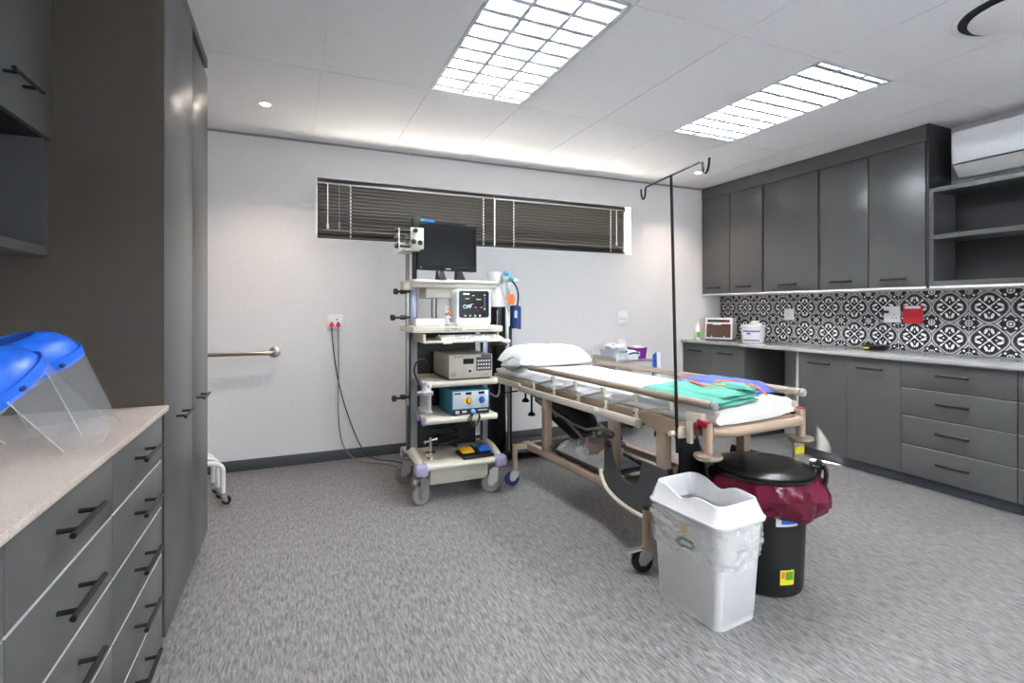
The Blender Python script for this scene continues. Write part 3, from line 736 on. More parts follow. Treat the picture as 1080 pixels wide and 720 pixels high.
# back wall sockets with leads
t = thing('wall_socket', 'white wall socket with two red plugs on back wall left of trolley', 'socket', (0.31, YB - 0.0005, 1.135), 0, 'wall sockets')
MB().bb(-0.063, 0.063, -0.012, 0, -0.06, 0.062, 0.003).build('face_plate', 'white_gloss', t)
MB().cyl((0.016, -0.02, 0.022), (0.016, -0.0122, 0.022), 0.007, n=10).build('switch', 'red', t)
for x in (-0.027, 0.024):
    MB().prism([(-0.019, -0.022), (0.0, -0.036), (0.019, -0.022), (0.006, 0.01), (-0.006, 0.01)], 0.03, Matrix.Translation((x, -0.0125, -0.006)) @ RX(PI / 2)).build('plug', 'red', t)['label'] = 'red plug'
YW = YB - 0.03
tag(MB().tube([(0.283, YW, 1.092), (0.285, YW, 1.05), (0.30, YW, 0.86), (0.345, YW, 0.58), (0.43, YW, 0.3), (0.50, YW - 0.01, 0.12), (0.56, YW - 0.05, 0.02), (0.64, 4.22, 0.006), (0.78, 4.12, 0.006), (0.86, 3.9, 0.008), (0.9, 3.72, 0.006)], 0.0045, 8, 3).build('power_cord', 'cord_dark'), 'dark power cord, left one of two hanging from red plugs to the floor', 'cord', 'power cords below the red plugs')
tag(MB().tube([(0.334, YW, 1.092), (0.335, YW, 1.05), (0.338, YW, 0.80), (0.332, YW, 0.5), (0.34, YW, 0.25), (0.375, YW - 0.01, 0.1), (0.45, YW - 0.06, 0.012), (0.57, 4.16, 0.006), (0.7, 4.07, 0.006), (0.84, 3.82, 0.006), (0.9, 3.66, 0.006)], 0.0045, 8, 3).build('power_cord', 'cord_grey'), 'light grey power cord, right one of two hanging from red plugs to the floor', 'cord', 'power cords below the red plugs')
t = thing('wall_socket', 'white wall socket on back wall behind the bed, no plug', 'socket', (3.156, YB - 0.0005, 1.155), 0, 'wall sockets')
MB().bb(-0.06, 0.06, -0.012, 0, -0.065, 0.065, 0.003).build('face_plate', 'white_gloss', t)
m_ = MB()
for x, z in ((-0.02, 0.0), (-0.008, -0.02), (-0.032, -0.02), (0.025, 0.0), (0.037, -0.02), (0.013, -0.02)): m_.cyl((x, -0.0125, z), (x, -0.0118, z), 0.0045, n=8)
m_.build('pin_hole', 'ink', t)
# ------------------------------------------------------------------ endoscopy trolley
TX, TY = 1.01, 3.37
tr = thing('equipment_trolley', 'tall cream equipment trolley with shelves on four grey castors before the window wall', 'trolley', (TX, TY, 0))
def castor(parent, x, y, r, yaw, wheel_m, hub_m, z_top, pedal=False, fork_m='steel', w=0.03, pl=1.0):
    """swivel castor: fork with a wheel and brake pedal as sub-parts; yaw = rolling direction"""
    R = RZ(yaw); T = Matrix.Translation((x, y, 0)) @ R
    off = r * 0.42
    b = MB()
    for s in (-1, 1):
        poly = [(-0.026, z_top - 0.014), (0.034, z_top - 0.014), (off + 0.02, r + 0.01), (off + 0.012, r - 0.013), (off - 0.012, r - 0.013), (-0.02, r + 0.018)]
        b.prism(poly, 0.004, T @ Matrix.Translation((0, s * (w / 2 + 0.007) + 0.002, 0)) @ RX(PI / 2))
    vs = MB().box((0.002, 0, z_top - 0.012), (0.05, w + 0.022, 0.014), 0.004)
    b.add(vs.v, vs.f, T)
    v2 = MB().cyl((0, 0, z_top - 0.01), (0, 0, z_top), 0.02)
    b.add(v2.v, v2.f, T)
    f = b.build('castor_fork', fork_m, parent)
    wl = MB()
    wl.lathe([(r * 0.55, -w / 2), (r * 0.9, -w / 2), (r, -w / 2 + 0.007), (r, w / 2 - 0.007), (r * 0.9, w / 2), (r * 0.55, w / 2)], 28)
    wl.mat(1).lathe([(0.0, -w / 2 + 0.003), (r * 0.22, -w / 2 - 0.001), (r * 0.3, -w / 2 + 0.006), (r * 0.56, -w / 2 + 0.002), (r * 0.56, w / 2 - 0.002), (r * 0.3, w / 2 - 0.006), (r * 0.22, w / 2 + 0.001), (0.0, w / 2 - 0.003)], 24)
    q = MB(); q.v, q.f, q.m = [], [], []
    q.add(wl.v, wl.f, T @ Matrix.Translation((off, 0, r)) @ RX(PI / 2)); q.m = wl.m
    q.build('castor_wheel', [wheel_m, hub_m], f)
    if pedal:
        p_ = MB().box((r * 1.15 * pl, 0, z_top - 0.012), (r * 1.3 * pl, 0.036, 0.009), 0.003, RY(0.22)).box((r * 1.75 * pl, 0, z_top - 0.034), (0.022, 0.036, 0.024), 0.004, RY(0.5))
        q = MB(); q.add(p_.v, p_.f, T); q.build('brake_pedal', 'mid_grey' if fork_m == 'mid_grey' else 'steel', f)
    return f
castor(tr, -0.245, -0.19, 0.0625, math.radians(200), 'wheel_grey', 'mid_grey', 0.175, True, w=0.034, pl=0.6)
castor(tr, 0.245, -0.17, 0.0625, math.radians(168), 'wheel_grey', 'mid_grey', 0.175, False, w=0.034)
castor(tr, -0.26, 0.24, 0.0625, math.radians(165), 'wheel_grey', 'mid_grey', 0.175, False, w=0.034)
castor(tr, 0.245, 0.24, 0.0625, math.radians(160), 'wheel_grey', 'mid_grey', 0.175, False, w=0.034)
# base deck: cream side arms, nosing, lavender corner caps, housing beneath
MB().bb(-0.235, 0.24, -0.205, 0.22, 0.225, 0.25, 0.006).build('base_deck', 'cream', tr)
MB().tube([(-0.24, -0.215, 0.228), (0.24, -0.215, 0.228)], 0.019, 10).build('front_nosing', 'cream', tr)
for s in (-1, 1):
    prof = []
    for k in range(9):
        q = k / 8; y = -0.2 + 0.43 * q
        z = 0.235 + 0.035 * math.sin(PI * q); hw = 0.026 + 0.008 * math.sin(PI * q)
        prof.append([Vector((s * 0.27 + hw * math.cos(a) , y, z + (0.026 + 0.012 * math.sin(PI * q)) * math.sin(a))) for a in [2 * PI * i / 10 for i in range(10)]])
    MB().loft(prof).build('side_bumper', 'cream', tr)
    for yy in (-0.215, 0.235):
        MB().box((s * 0.27, yy, 0.222), (0.085, 0.075, 0.075), 0.02, seg=3).build('corner_cap', 'lavender', tr)['label'] = 'lavender corner cap'
MB().bb(-0.2, 0.2, -0.17, 0.17, 0.10, 0.224, 0.008).build('lower_housing', 'cream', tr)
# columns and dark back
MB().bb(-0.287, -0.235, 0.03, 0.115, 1.13, 1.385, 0.006).build('column', 'alu_blue', tr)
MB().bb(-0.285, -0.237, 0.03, 0.115, 0.25, 1.092, 0.006).build('column', 'mid_grey', tr)
MB().bb(-0.3, -0.2875, 0.035, 0.11, 0.25, 1.1, 0.003).build('cable_cover', 'grey_plastic', tr)
MB().bb(0.245, 0.285, 0.05, 0.115, 0.25, 1.385, 0.006).build('column', 'alu_blue', tr)
MB().bb(-0.23, 0.24, 0.2, 0.21, 0.25, 1.08).build('back_panel', 'black', tr, flat=True)
def shelf(name, z, x0, x1, y0, y1, th, caps=True):
    o = MB().bb(x0, x1, y0 + 0.012, y1, z - th, z, 0.005).build(name, 'cream', tr)
    MB().tube([(x0 + 0.002, y0 + 0.014, z - th / 2), (x1 - 0.002, y0 + 0.014, z - th / 2)], th / 2 + 0.003, 10).build('shelf_nosing', 'cream', o)
    if caps:
        for yy in (y0 + 0.02, y0 + 0.17): MB().box((x0 - 0.006, yy, z - th / 2), (0.036, 0.05, th + 0.008), 0.012).build('end_cap', 'lavender', o)
    return o
shelf('shelf', 0.545, -0.245, 0.245, -0.235, 0.2, 0.036)
shelf('shelf', 0.78, -0.245, 0.245, -0.235, 0.2, 0.036)
ms = MB().bb(-0.325, 0.29, -0.225, 0.22, 1.092, 1.134, 0.01).build('main_shelf', 'cream', tr)
text('lettering', 'OLYMPUS', 0.026, 'ink', ms, (-0.06, -0.2255, 1.113), (PI / 2, 0, 0))
MB().bb(0.03, 0.2, -0.2262, -0.2245, 1.106, 1.112).build('printed_strip', 'mid_grey', ms, flat=True)
kt = MB().bb(-0.27, 0.30, -0.30, 0.15, 1.03, 1.042, 0.003).bb(-0.27, -0.255, -0.28, 0.15, 1.042, 1.085).bb(0.27, 0.285, -0.16, 0.15, 1.042, 1.085).build('keyboard_tray', 'cream', tr)
MB().bb(0.05, 0.14, -0.3015, -0.299, 1.031, 1.041).build('tray_badge', 'lavender', kt, flat=True)
for x in (-0.12, 0.28): MB().bb(x - 0.03, x + 0.03, -0.31, -0.29, 1.024, 1.044, 0.006).build('tray_stop', 'white_plastic', kt)
ts = MB().bb(-0.315, 0.28, -0.13, 0.22, 1.385, 1.418, 0.01).build('top_shelf', 'cream', tr)
MB().bb(-0.305, 0.275, -0.15, 0.2, 1.419, 1.438, 0.006).build('top_plate', 'white_plastic', ts)
MB().bb(-0.21, 0.04, -0.1, 0.12, 1.318, 1.385, 0.004).build('drop_box', 'cream', ts)
for x in (-0.13, -0.1): MB().tube([(x, 0.05, 1.318), (x, 0.06, 1.2), (x + 0.01, 0.06, 1.134)], 0.006, 8, 1).build('cable', 'cord_grey', tr)
# scope hanger pole on the left side
pole = MB().cyl((-0.312, 0.0, 0.6), (-0.312, 0.0, 1.75), 0.0145).build('scope_pole', 'steel', tr)
MB().box((-0.325, -0.04, 1.40), (0.07, 0.14, 0.06), 0.008).build('pole_clamp', 'cream', tr)
for z, L_ in ((1.36, 0.03), (1.19, 0.05), (0.66, 0.04)):
    k_ = MB().cyl((-0.30, -0.03, z), (-0.36 - L_, -0.05, z), 0.008).cyl((-0.36 - L_, -0.05, z), (-0.378 - L_, -0.055, z), 0.02).box((-0.345, -0.015, z), (0.035, 0.04, 0.03), 0.006).build('clamp_knob', 'black', tr)
MB().box((-0.41, -0.2, 1.685), (0.01, 0.05, 0.135), 0.004).box((-0.30, -0.235, 1.69), (0.085, 0.01, 0.135), 0.004).box((-0.262, -0.213, 1.69), (0.01, 0.045, 0.13), 0.003).box((-0.325, -0.1, 1.62), (0.1, 0.25, 0.012), 0.003).build('hanger_bracket', 'cream', tr)
for z_ in (1.735, 1.685, 1.64):
    MB().cyl((-0.425, -0.215, z_), (-0.33, -0.215, z_), 0.0095).cyl((-0.437, -0.215, z_), (-0.415, -0.215, z_), 0.016).build('hanger_hook', 'black', tr)
for x_, z_ in ((-0.325, 1.665), (-0.285, 1.66), (-0.315, 1.735)):
    MB().lathe([(0.0, 0.03), (0.012, 0.03), (0.016, 0.02), (0.008, 0.0), (0.0, 0.0)], 14, (x_, -0.241, z_), rot_to((0, -1, 0))).build('hanger_knob', 'black', tr)
MB().box((-0.31, -0.2, 1.79), (0.035, 0.05, 0.07), 0.006).build('hanger_top', 'black', tr)
# suction jar hanging on the left, with hose
t = thing('suction_jar', 'clear suction jar with grey lid hanging at the left of the trolley', 'jar', (TX - 0.26, TY - 0.285, 0.60))
MB().lathe([(0.0, 0), (0.032, 0), (0.034, 0.006), (0.034, 0.1), (0.0, 0.1)], 18, (0, 0, 0.012)).build('glass', 'jar', t)
MB().lathe([(0.0, 0), (0.046, 0), (0.046, 0.014), (0.0, 0.014)], 18).build('base_ring', 'mid_grey', t)
MB().lathe([(0.0, 0), (0.05, 0), (0.05, 0.018), (0.03, 0.024), (0.014, 0.05), (0.0, 0.05)], 18, (0, 0, 0.112)).build('lid', 'mid_grey', t)
MB().box((0.03, 0.015, 0.09), (0.012, 0.05, 0.16), 0.003).build('bracket', 'cream', t)
MB().tube([(-0.03, 0, 0.14), (-0.035, 0.0, 0.17), (-0.055, 0.01, 0.22), (-0.07, 0.015, 0.27), (-0.05, 0.02, 0.32), (0.0, 0.03, 0.34), (0.03, 0.05, 0.3), (0.035, 0.06, 0.24)], 0.0055, 8, 3).build('hose', 'black', t)
t = thing('chrome_fitting', 'small chrome bottle fitting standing on the trolley base, left', 'fitting', (TX - 0.185, TY - 0.12, 0.2515))
MB().lathe([(0.0, 0), (0.02, 0), (0.02, 0.02), (0.036, 0.035), (0.036, 0.05), (0.012, 0.06), (0.01, 0.15), (0.0, 0.15)], 16).build('body', 'chrome', t)
MB().cyl((-0.035, 0, 0.12), (0.04, 0, 0.135), 0.006).sphere((-0.035, 0, 0.12), 0.011).sphere((0.04, 0, 0.135), 0.011).build('tap', 'chrome', t)
# screen on the top shelf
t = thing('monitor', 'black flat screen on top of the cream trolley, switched off', 'monitor', (TX - 0.284, TY - 0.17, 1.4385), math.radians(13.8))
W_, z0_, z1_ = 0.45, 0.062, 0.372
MB().bb(0, W_, 0, 0.045, z0_, z1_, 0.005).build('casing', 'black', t)
MB().bb(0.016, W_ - 0.016, -0.0015, 0.0, z0_ + 0.03, z1_ - 0.016).build('screen', 'screen_black', t, flat=True)
MB().bb(0.0, 0.012, -0.004, 0.0, z0_, z1_).bb(W_ - 0.012, W_, -0.004, 0.0, z0_, z1_).bb(0, W_, -0.004, 0.0, z1_ - 0.013, z1_).bb(0, W_, -0.004, 0.0, z0_, z0_ + 0.026).build('bezel', 'black_gloss', t, flat=True)
MB().bb(0.205, 0.245, -0.0048, -0.004, z0_ + 0.009, z0_ + 0.015).build('badge', 'white_ink', t, flat=True)
MB().bb(0.022, 0.03, -0.0048, -0.004, z0_ + 0.01, z0_ + 0.018).build('power_light', 'scr_cyan', t, flat=True)
for x in (0.17, 0.315): MB().loft([[Vector((x - 0.03, -0.03, 0.0)), Vector((x + 0.03, -0.03, 0.0)), Vector((x + 0.03, 0.02, 0.0)), Vector((x - 0.03, 0.02, 0.0))], [Vector((x - 0.018, 0.005, 0.075)), Vector((x + 0.018, 0.005, 0.075)), Vector((x + 0.018, 0.03, 0.075)), Vector((x - 0.018, 0.03, 0.075))]]).build('foot', 'black', t)
a_ = MB().bb(-0.012, 0.37, 0.004, 0.03, z1_ + 0.001, z1_ + 0.02, 0.004).bb(-0.02, 0.02, -0.006, 0.045, z1_ - 0.04, z1_ + 0.03, 0.005).build('cable_arm', 'black', t)
MB().bb(0.05, 0.125, 0.0025, 0.0036, z1_ + 0.003, z1_ + 0.018).mat(1).bb(0.025, 0.05, 0.0025, 0.0036, z1_ + 0.003, z1_ + 0.018).build('sticker', ['bright_blue', 'mint'], a_, flat=True)
MB().bb(-0.02, 0.004, 0.01, 0.04, 0.0, z0_ + 0.15, 0.004).build('side_post', 'black', t)
# patient monitor on the main shelf
t = thing('patient_monitor', 'white patient monitor with dark screen reading OFF on the trolley shelf', 'monitor', (TX + 0.085, TY - 0.03, 1.1345), math.radians(4))
def rr_ring(w_, h_, r_, y_, cz): return [Vector((p.x, y_, p.y + cz)) for p in rrect(w_, h_, r_, 0)]
MB().loft([rr_ring(0.245, 0.235, 0.02, -0.155, 0.12), rr_ring(0.262, 0.245, 0.03, -0.14, 0.123), rr_ring(0.26, 0.245, 0.03, -0.05, 0.123), rr_ring(0.22, 0.22, 0.03, 0.02, 0.113)]).build('casing', 'white_gloss', t)
s_ = MB().loft([rr_ring(0.216, 0.178, 0.014, -0.1555, 0.142), rr_ring(0.216, 0.178, 0.014, -0.159, 0.142)]).build('screen', 'screen_navy', t)
def mark(m_, x0, x1, z0, z1, nm='readout'): MB().bb(x0, x1, -0.1598, -0.1591, z0, z1).build(nm, m_, s_, flat=True)
text('readout', 'OFF', 0.036, 'scr_white', s_, (-0.05, -0.1595, 0.125), (PI / 2, 0, 0))
for m_, x0, x1, z0, z1 in (('scr_white', -0.08, -0.035, 0.205, 0.216), ('scr_yellow', -0.065, -0.035, 0.176, 0.182), ('scr_yellow', 0.015, 0.05, 0.172, 0.178), ('scr_yellow', -0.015, 0.0, 0.198, 0.203),
    ('scr_red', 0.0, 0.018, 0.118, 0.124), ('scr_red', 0.042, 0.06, 0.118, 0.124), ('scr_cyan', -0.03, -0.005, 0.143, 0.146), ('scr_red', 0.02, 0.03, 0.1, 0.103), ('scr_yellow', 0.07, 0.08, 0.105, 0.114), ('scr_yellow', 0.07, 0.08, 0.2, 0.21)): mark(m_, x0, x1, z0, z1)
for k in range(6): mark('scr_cyan', 0.073, 0.078, 0.12 + 0.013 * k, 0.126 + 0.013 * k)
for k, m_ in enumerate(('scr_white', 'scr_yellow', 'scr_white', 'scr_white')): mark(m_, -0.07 + 0.035 * k, -0.058 + 0.035 * k, 0.062, 0.071, 'button_light')
m_ = MB()
for k in range(4): MB().tube([(-0.12, -0.06 + 0.02 * k, 0.05 + 0.035 * k), (-0.155, -0.07 + 0.02 * k, 0.06 + 0.035 * k), (-0.175, -0.08, 0.04 + 0.02 * k), (-0.16, -0.09, 0.008 + 0.003 * k), (-0.11, -0.12, 0.006 + 0.003 * k)], 0.0045, 6, 2).build('sensor_cable', 'white_plastic', t)
MB().cyl((-0.145, -0.085, 0.085), (-0.175, -0.095, 0.075), 0.009).build('connector', 'orange', t)
o = MB().bb(-0.29, -0.10, -0.16, 0.0, 1.1345, 1.182, 0.004).build('white_box', 'white_gloss', None, (TX, TY, 0))
tag(o, 'low white box on the trolley shelf left of the patient monitor', 'box')
# keyboard
t = thing('keyboard', 'cream computer keyboard on the pull-out tray of the trolley', 'keyboard', (TX + 0.06, TY - 0.205, 1.0425))
MB().loft([[Vector((-0.215, -0.075, 0)), Vector((0.215, -0.075, 0)), Vector((0.215, 0.075, 0)), Vector((-0.215, 0.075, 0))], [Vector((-0.212, -0.073, 0.012)), Vector((0.212, -0.073, 0.012)), Vector((0.212, 0.073, 0.026)), Vector((-0.212, 0.073, 0.026))]]).build('case', 'cream', t, flat=True)
kc = MB().box((0, 0, 0), (0.0165, 0.0165, 0.009), 0.003, seg=1).mesh('key', 'white_plastic')
for r_ in range(5):
    for c_ in range(20):
        y_ = -0.055 + r_ * 0.0265; put('key', kc, t, (-0.195 + c_ * 0.0205, y_, 0.012 + 0.014 * (y_ + 0.073) / 0.146 + 0.0045), (0.095, 0, 0))
# light source box
t = thing('light_source', 'beige metal light source box with dark keypad on the trolley shelf', 'medical device', (TX + 0.057, TY - 0.03, 0.7805))
MB().bb(-0.148, 0.148, -0.2, 0.2, 0.012, 0.165, 0.004).build('casing', 'beige_case', t)
MB().bb(-0.14, 0.14, -0.19, 0.19, 0.0, 0.0115).build('base', 'black', t, flat=True)
fpn = MB().bb(-0.149, 0.149, -0.206, -0.2005, 0.012, 0.166, 0.002).build('front_panel', 'beige_case', t)
MB().bb(0.035, 0.142, -0.2085, -0.2065, 0.058, 0.148).build('keypad', 'grey_plastic', fpn, flat=True)
m_ = MB()
for r_ in range(3):
    for c_ in range(5): m_.bb(0.045 + 0.019 * c_, 0.056 + 0.019 * c_, -0.2095, -0.2086, 0.07 + 0.024 * r_, 0.08 + 0.024 * r_)
m_.build('key', 'white_ink', fpn, flat=True)
MB().bb(0.07, 0.14, -0.2085, -0.2065, 0.15, 0.162).build('blue_strip', 'navy', fpn, flat=True)
text('lettering', 'OLYMPUS', 0.015, 'navy', fpn, (-0.085, -0.207, 0.152), (PI / 2, 0, 0))
MB().bb(-0.055, 0.018, -0.2085, -0.2065, 0.105, 0.14).build('display', 'screen_black', fpn, flat=True)
MB().lathe([(0.0, 0.016), (0.01, 0.016), (0.012, 0.004), (0.024, 0.004), (0.026, 0.0), (0.0, 0.0)], 20, (-0.012, -0.2065, 0.06), rot_to((0, -1, 0))).build('lamp_port', 'steel', fpn)
MB().lathe([(0.0, 0.0), (0.009, 0.0), (0.009, 0.002), (0.0, 0.002)], 16, (-0.012, -0.2225, 0.06), rot_to((0, -1, 0))).build('port_hole', 'black', fpn)
MB().lathe([(0.012, 0.003), (0.016, 0.003), (0.016, 0.0), (0.012, 0.0)], 18, (-0.118, -0.2065, 0.04), rot_to((0, -1, 0))).build('power_switch', 'mid_grey', fpn)
MB().bb(0.09, 0.125, -0.2085, -0.2065, 0.03, 0.034).build('printed_mark', 'mid_grey', fpn, flat=True)
# electrosurgical unit
t = thing('electrosurgical_unit', 'teal blue electrosurgical box with yellow and blue knobs on the trolley shelf', 'medical device', (TX + 0.06, TY - 0.05, 0.5455))
MB().bb(-0.13, 0.13, -0.17, 0.14, 0.008, 0.168, 0.004).build('casing', 'teal_case', t)
for x in (-0.1, 0.1):
    for y in (-0.14, 0.1): MB().cyl((x, y, 0), (x, y, 0.008), 0.012).build('foot', 'black', t)
fpn = MB().bb(-0.123, 0.123, -0.176, -0.1705, 0.046, 0.16, 0.002).build('front_panel', 'silver_panel', t)
MB().bb(-0.128, 0.128, -0.175, -0.1705, 0.008, 0.045).build('socket_strip', 'ink', t, flat=True)
for x, kn, lab_, dx in ((-0.012, 'yellow', 'yellow', -0.04), (0.078, 'bright_blue', 'light_blue', -0.04)):
    MB().lathe([(0.0, 0.018), (0.014, 0.018), (0.017, 0.0), (0.0, 0.0)], 20, (x, -0.1765, 0.098), rot_to((0, -1, 0))).build('knob', kn, fpn)
    MB().lathe([(0.0, 0.003), (0.021, 0.003), (0.021, 0.0), (0.0, 0.0)], 20, (x - 0.002, -0.1762, 0.097), rot_to((0, -1, 0))).build('knob_scale', 'ink', fpn)
    MB().bb(x - 0.045, x - 0.025, -0.1775, -0.1763, 0.085, 0.115).bb(x - 0.02, x + 0.03, -0.1775, -0.1763, 0.124, 0.13).build('printed_scale', lab_, fpn, flat=True)
    MB().bb(x - 0.025, x + 0.015, -0.1775, -0.1763, 0.138, 0.153).build('display', 'screen_black', fpn, flat=True)
MB().bb(-0.115, -0.07, -0.1775, -0.1763, 0.142, 0.152).build('printed_name', 'ink', fpn, flat=True)
MB().bb(-0.105, -0.08, -0.1765, -0.1752, 0.016, 0.036).bb(-0.06, -0.03, -0.1765, -0.1752, 0.02, 0.034).bb(0.05, 0.115, -0.1765, -0.1752, 0.028, 0.034).build('socket_plate', 'silver_panel', t, flat=True)
MB().lathe([(0.0, 0.03), (0.011, 0.03), (0.016, 0.018), (0.016, 0.0), (0.0, 0.0)], 16, (0.012, -0.176, 0.027), rot_to((0, -1, -0.2))).build('plug', 'cyan', t)
for k in range(3):
    MB().tube([(0.012, -0.2, 0.022), (-0.03 + 0.012 * k, -0.215, 0.0), (-0.035 + 0.01 * k, -0.218, -0.03 - 0.012 * k), (0.012, -0.222, -0.045 - 0.014 * k), (0.052 - 0.008 * k, -0.218, -0.02 - 0.01 * k), (0.045, -0.212, 0.015)], 0.0035, 6, 3).build('lead', 'black', t)
# foot pedals
t = thing('foot_switch', 'black foot switch with yellow and blue pedals on the trolley base', 'foot switch', (TX + 0.10, TY - 0.11, 0.2505), math.radians(2))
MB().bb(-0.09, 0.13, -0.1, 0.07, 0.0, 0.022, 0.006).bb(0.012, 0.022, -0.08, 0.07, 0.0225, 0.05).build('base', 'black', t)
for x, m_ in ((-0.04, 'yellow'), (0.08, 'bright_blue')):
    MB().box((x, -0.02, 0.042), (0.086, 0.09, 0.012), 0.004, RX(0.16)).build('pedal', m_, t)['label'] = ('yellow' if m_ == 'yellow' else 'blue') + ' pedal'
# coil of black leads at the back of the base
o = MB().tube([(0.09 * math.cos(k * 0.5) * (1 + 0.04 * math.sin(k)), 0.05 * math.sin(k * 0.5), 0.016 + 0.0045 * k) for k in range(40)], 0.007, 6, 1).build('cable_coil', 'black', None, (TX - 0.03, TY + 0.07, 0.2515))
tag(o, 'coil of black cable lying at the back of the trolley base', 'cable')

# ------------------------------------------------------------------ oxygen cylinder on its black stand
OX, OY = 1.575, 3.9
t = thing('cylinder_stand', 'black stand with chequered base plate and upright board behind trolley and bed head', 'stand', (OX, OY, 0))
MB().bb(-0.18, 0.62, -0.12, 0.3, 0.05, 0.062, 0.002).build('base_plate', 'black', t)
dm = MB().prism([(-0.016, 0), (0, -0.0045), (0.016, 0), (0, 0.0045)], 0.002, Matrix.Identity(4)).mesh('tread', 'tread')
tp = MB()
for i in range(22):
    for j in range(11):
        q = MB().prism([(-0.014, 0), (0, -0.0045), (0.014, 0), (0, 0.0045)], 0.0022, Matrix.Translation((-0.16 + 0.036 * i, -0.1 + 0.036 * j, 0.0615)) @ RZ(PI / 4 if (i + j) % 2 else -PI / 4))
        tp.add(q.v, q.f)
o = tp.build('tread_pattern', 'tread', t, flat=True); o['kind'] = 'stuff'
for x, y in ((-0.14, -0.08), (0.58, -0.08), (-0.14, 0.26), (0.58, 0.26)): MB().cyl((x, y - 0.015, 0.025), (x, y + 0.015, 0.025), 0.025).build('wheel', 'black', t)
MB().bb(-0.10, 0.11, 0.115, 0.14, 0.0625, 1.10, 0.004).build('back_board', 'black', t)
MB().bb(0.075, 0.105, -0.03, 0.0, 0.0625, 1.10, 0.003).build('upright', 'black_gloss', t)
MB().cyl((0.065, -0.06, 0.0625), (0.065, -0.06, 0.78), 0.007).build('rod', 'steel', t)
MB().tube([(0.08, -0.02, 0.95), (0.0, -0.1, 0.95), (-0.085, -0.02, 0.95)], 0.008, 8, 2).build('retaining_hoop', 'black', t)
t = thing('oxygen_cylinder', 'black oxygen cylinder with white shoulder and chrome valve beside the trolley', 'gas cylinder', (OX - 0.01, OY + 0.015, 0.0625))
MB().lathe([(0.0, 0), (0.066, 0), (0.07, 0.006), (0.07, 1.2), (0.0, 1.2)], 28).build('body', 'black_gloss', t)
MB().lathe([(0.0, 1.2005), (0.0705, 1.2005), (0.069, 1.25), (0.058, 1.31), (0.036, 1.345), (0.03, 1.37), (0.0, 1.37)], 28).build('shoulder', 'white_gloss', t)
MB().bb(-0.03, -0.024, -0.0665, -0.064, 0.98, 1.17).build('scuff', 'mid_grey', t, flat=True)
MB().cyl((0, 0, 1.37), (0, 0, 1.45), 0.016).cyl((-0.03, 0, 1.42), (0.08, -0.02, 1.42), 0.012).cyl((0.03, -0.01, 1.39), (0.03, -0.03, 1.46), 0.014).build('valve', 'chrome', t)
MB().cyl((0.075, -0.03, 1.42), (0.10, -0.05, 1.43), 0.02).build('gauge', 'steel', t)
MB().lathe([(0.04, 0), (0.052, 0.01), (0.064, 0.1), (0.068, 0.102), (0.06, 0.1), (0.0, 0.09)], 20, (-0.045, -0.03, 1.385)).build('humidifier_cup', 'white_plastic', t)
for (x, y, z), m_ in (((0.045, -0.09, 1.475), 'cyan'), ((0.085, -0.1, 1.435), 'cyan'), ((0.125, -0.1, 1.415), 'white_gloss')):
    MB().cyl((x - 0.025, y + 0.01, z + 0.006), (x + 0.02, y - 0.005, z - 0.006), 0.02, 0.017).sphere((x, y, z), 0.022).build('connector', m_, t)
for k in range(4):
    MB().tube([(0.03 + 0.01 * k, -0.07, 1.42), (0.0 + 0.02 * k, -0.09, 1.34 - 0.03 * k), (0.04 + 0.012 * k, -0.1, 1.22), (0.07 - 0.008 * k, -0.1, 1.12 + 0.03 * k), (0.055 + 0.01 * k, -0.09, 1.28), (0.05, -0.07, 1.40)], 0.004, 6, 3).build('oxygen_tubing', 'bag_clear', t)
MB().cyl((0.06, -0.1, 0.55), (0.055, -0.095, 1.12), 0.0055).build('probe_lead', 'white_plastic', t)
tag(MB().tube([(TX + 0.24, TY - 0.1, 0.66), (TX + 0.34, TY + 0.0, 0.60), (TX + 0.44, TY + 0.2, 0.64), (TX + 0.5, TY + 0.38, 0.74)], 0.0075, 8, 3).build('hose', 'cord_grey'), 'grey hose looping from the trolley shelf to the black cylinder stand', 'hose')
t = thing('blood_pressure_cuff', 'navy blue blood pressure cuff hanging with black tube beside the oxygen cylinder', 'cuff', (OX + 0.135, OY - 0.06, 1.08))
MB().grid(lambda u, v: Vector((-0.045 + 0.08 * u, -0.03 * math.sin(PI * u) - 0.01, 0.19 * v + 0.006 * math.sin(5 * u))), 10, 6, (0, 0.05, 0)).build('cuff', 'navy', t)
MB().bb(-0.04, -0.015, -0.043, -0.0412, 0.09, 0.15).build('printed_label', 'light_blue', t, flat=True)
MB().tube([(0.0, -0.01, 0.19), (0.01, -0.01, 0.26), (0.0, -0.02, 0.32), (-0.03, -0.03, 0.37), (-0.06, -0.03, 0.40)], 0.0075, 8, 3).build('air_tube', 'black', t)
MB().loft([rrect(0.045, 0.02, 0.008, 0.2, cx=-0.07, cy=-0.045), rrect(0.07, 0.026, 0.01, 0.25, cx=-0.075, cy=-0.045), rrect(0.05, 0.02, 0.008, 0.285, cx=-0.075, cy=-0.045)]).build('mouthpiece', 'orange', t)

# ------------------------------------------------------------------ bed
BF = (1.957, 1.71, 0)
BA = math.radians(4.5)
bed = thing('examination_bed', 'wheeled champagne-framed examination bed with white sheet in the middle of the room', 'bed', BF, BA)
cb = 'champagne'
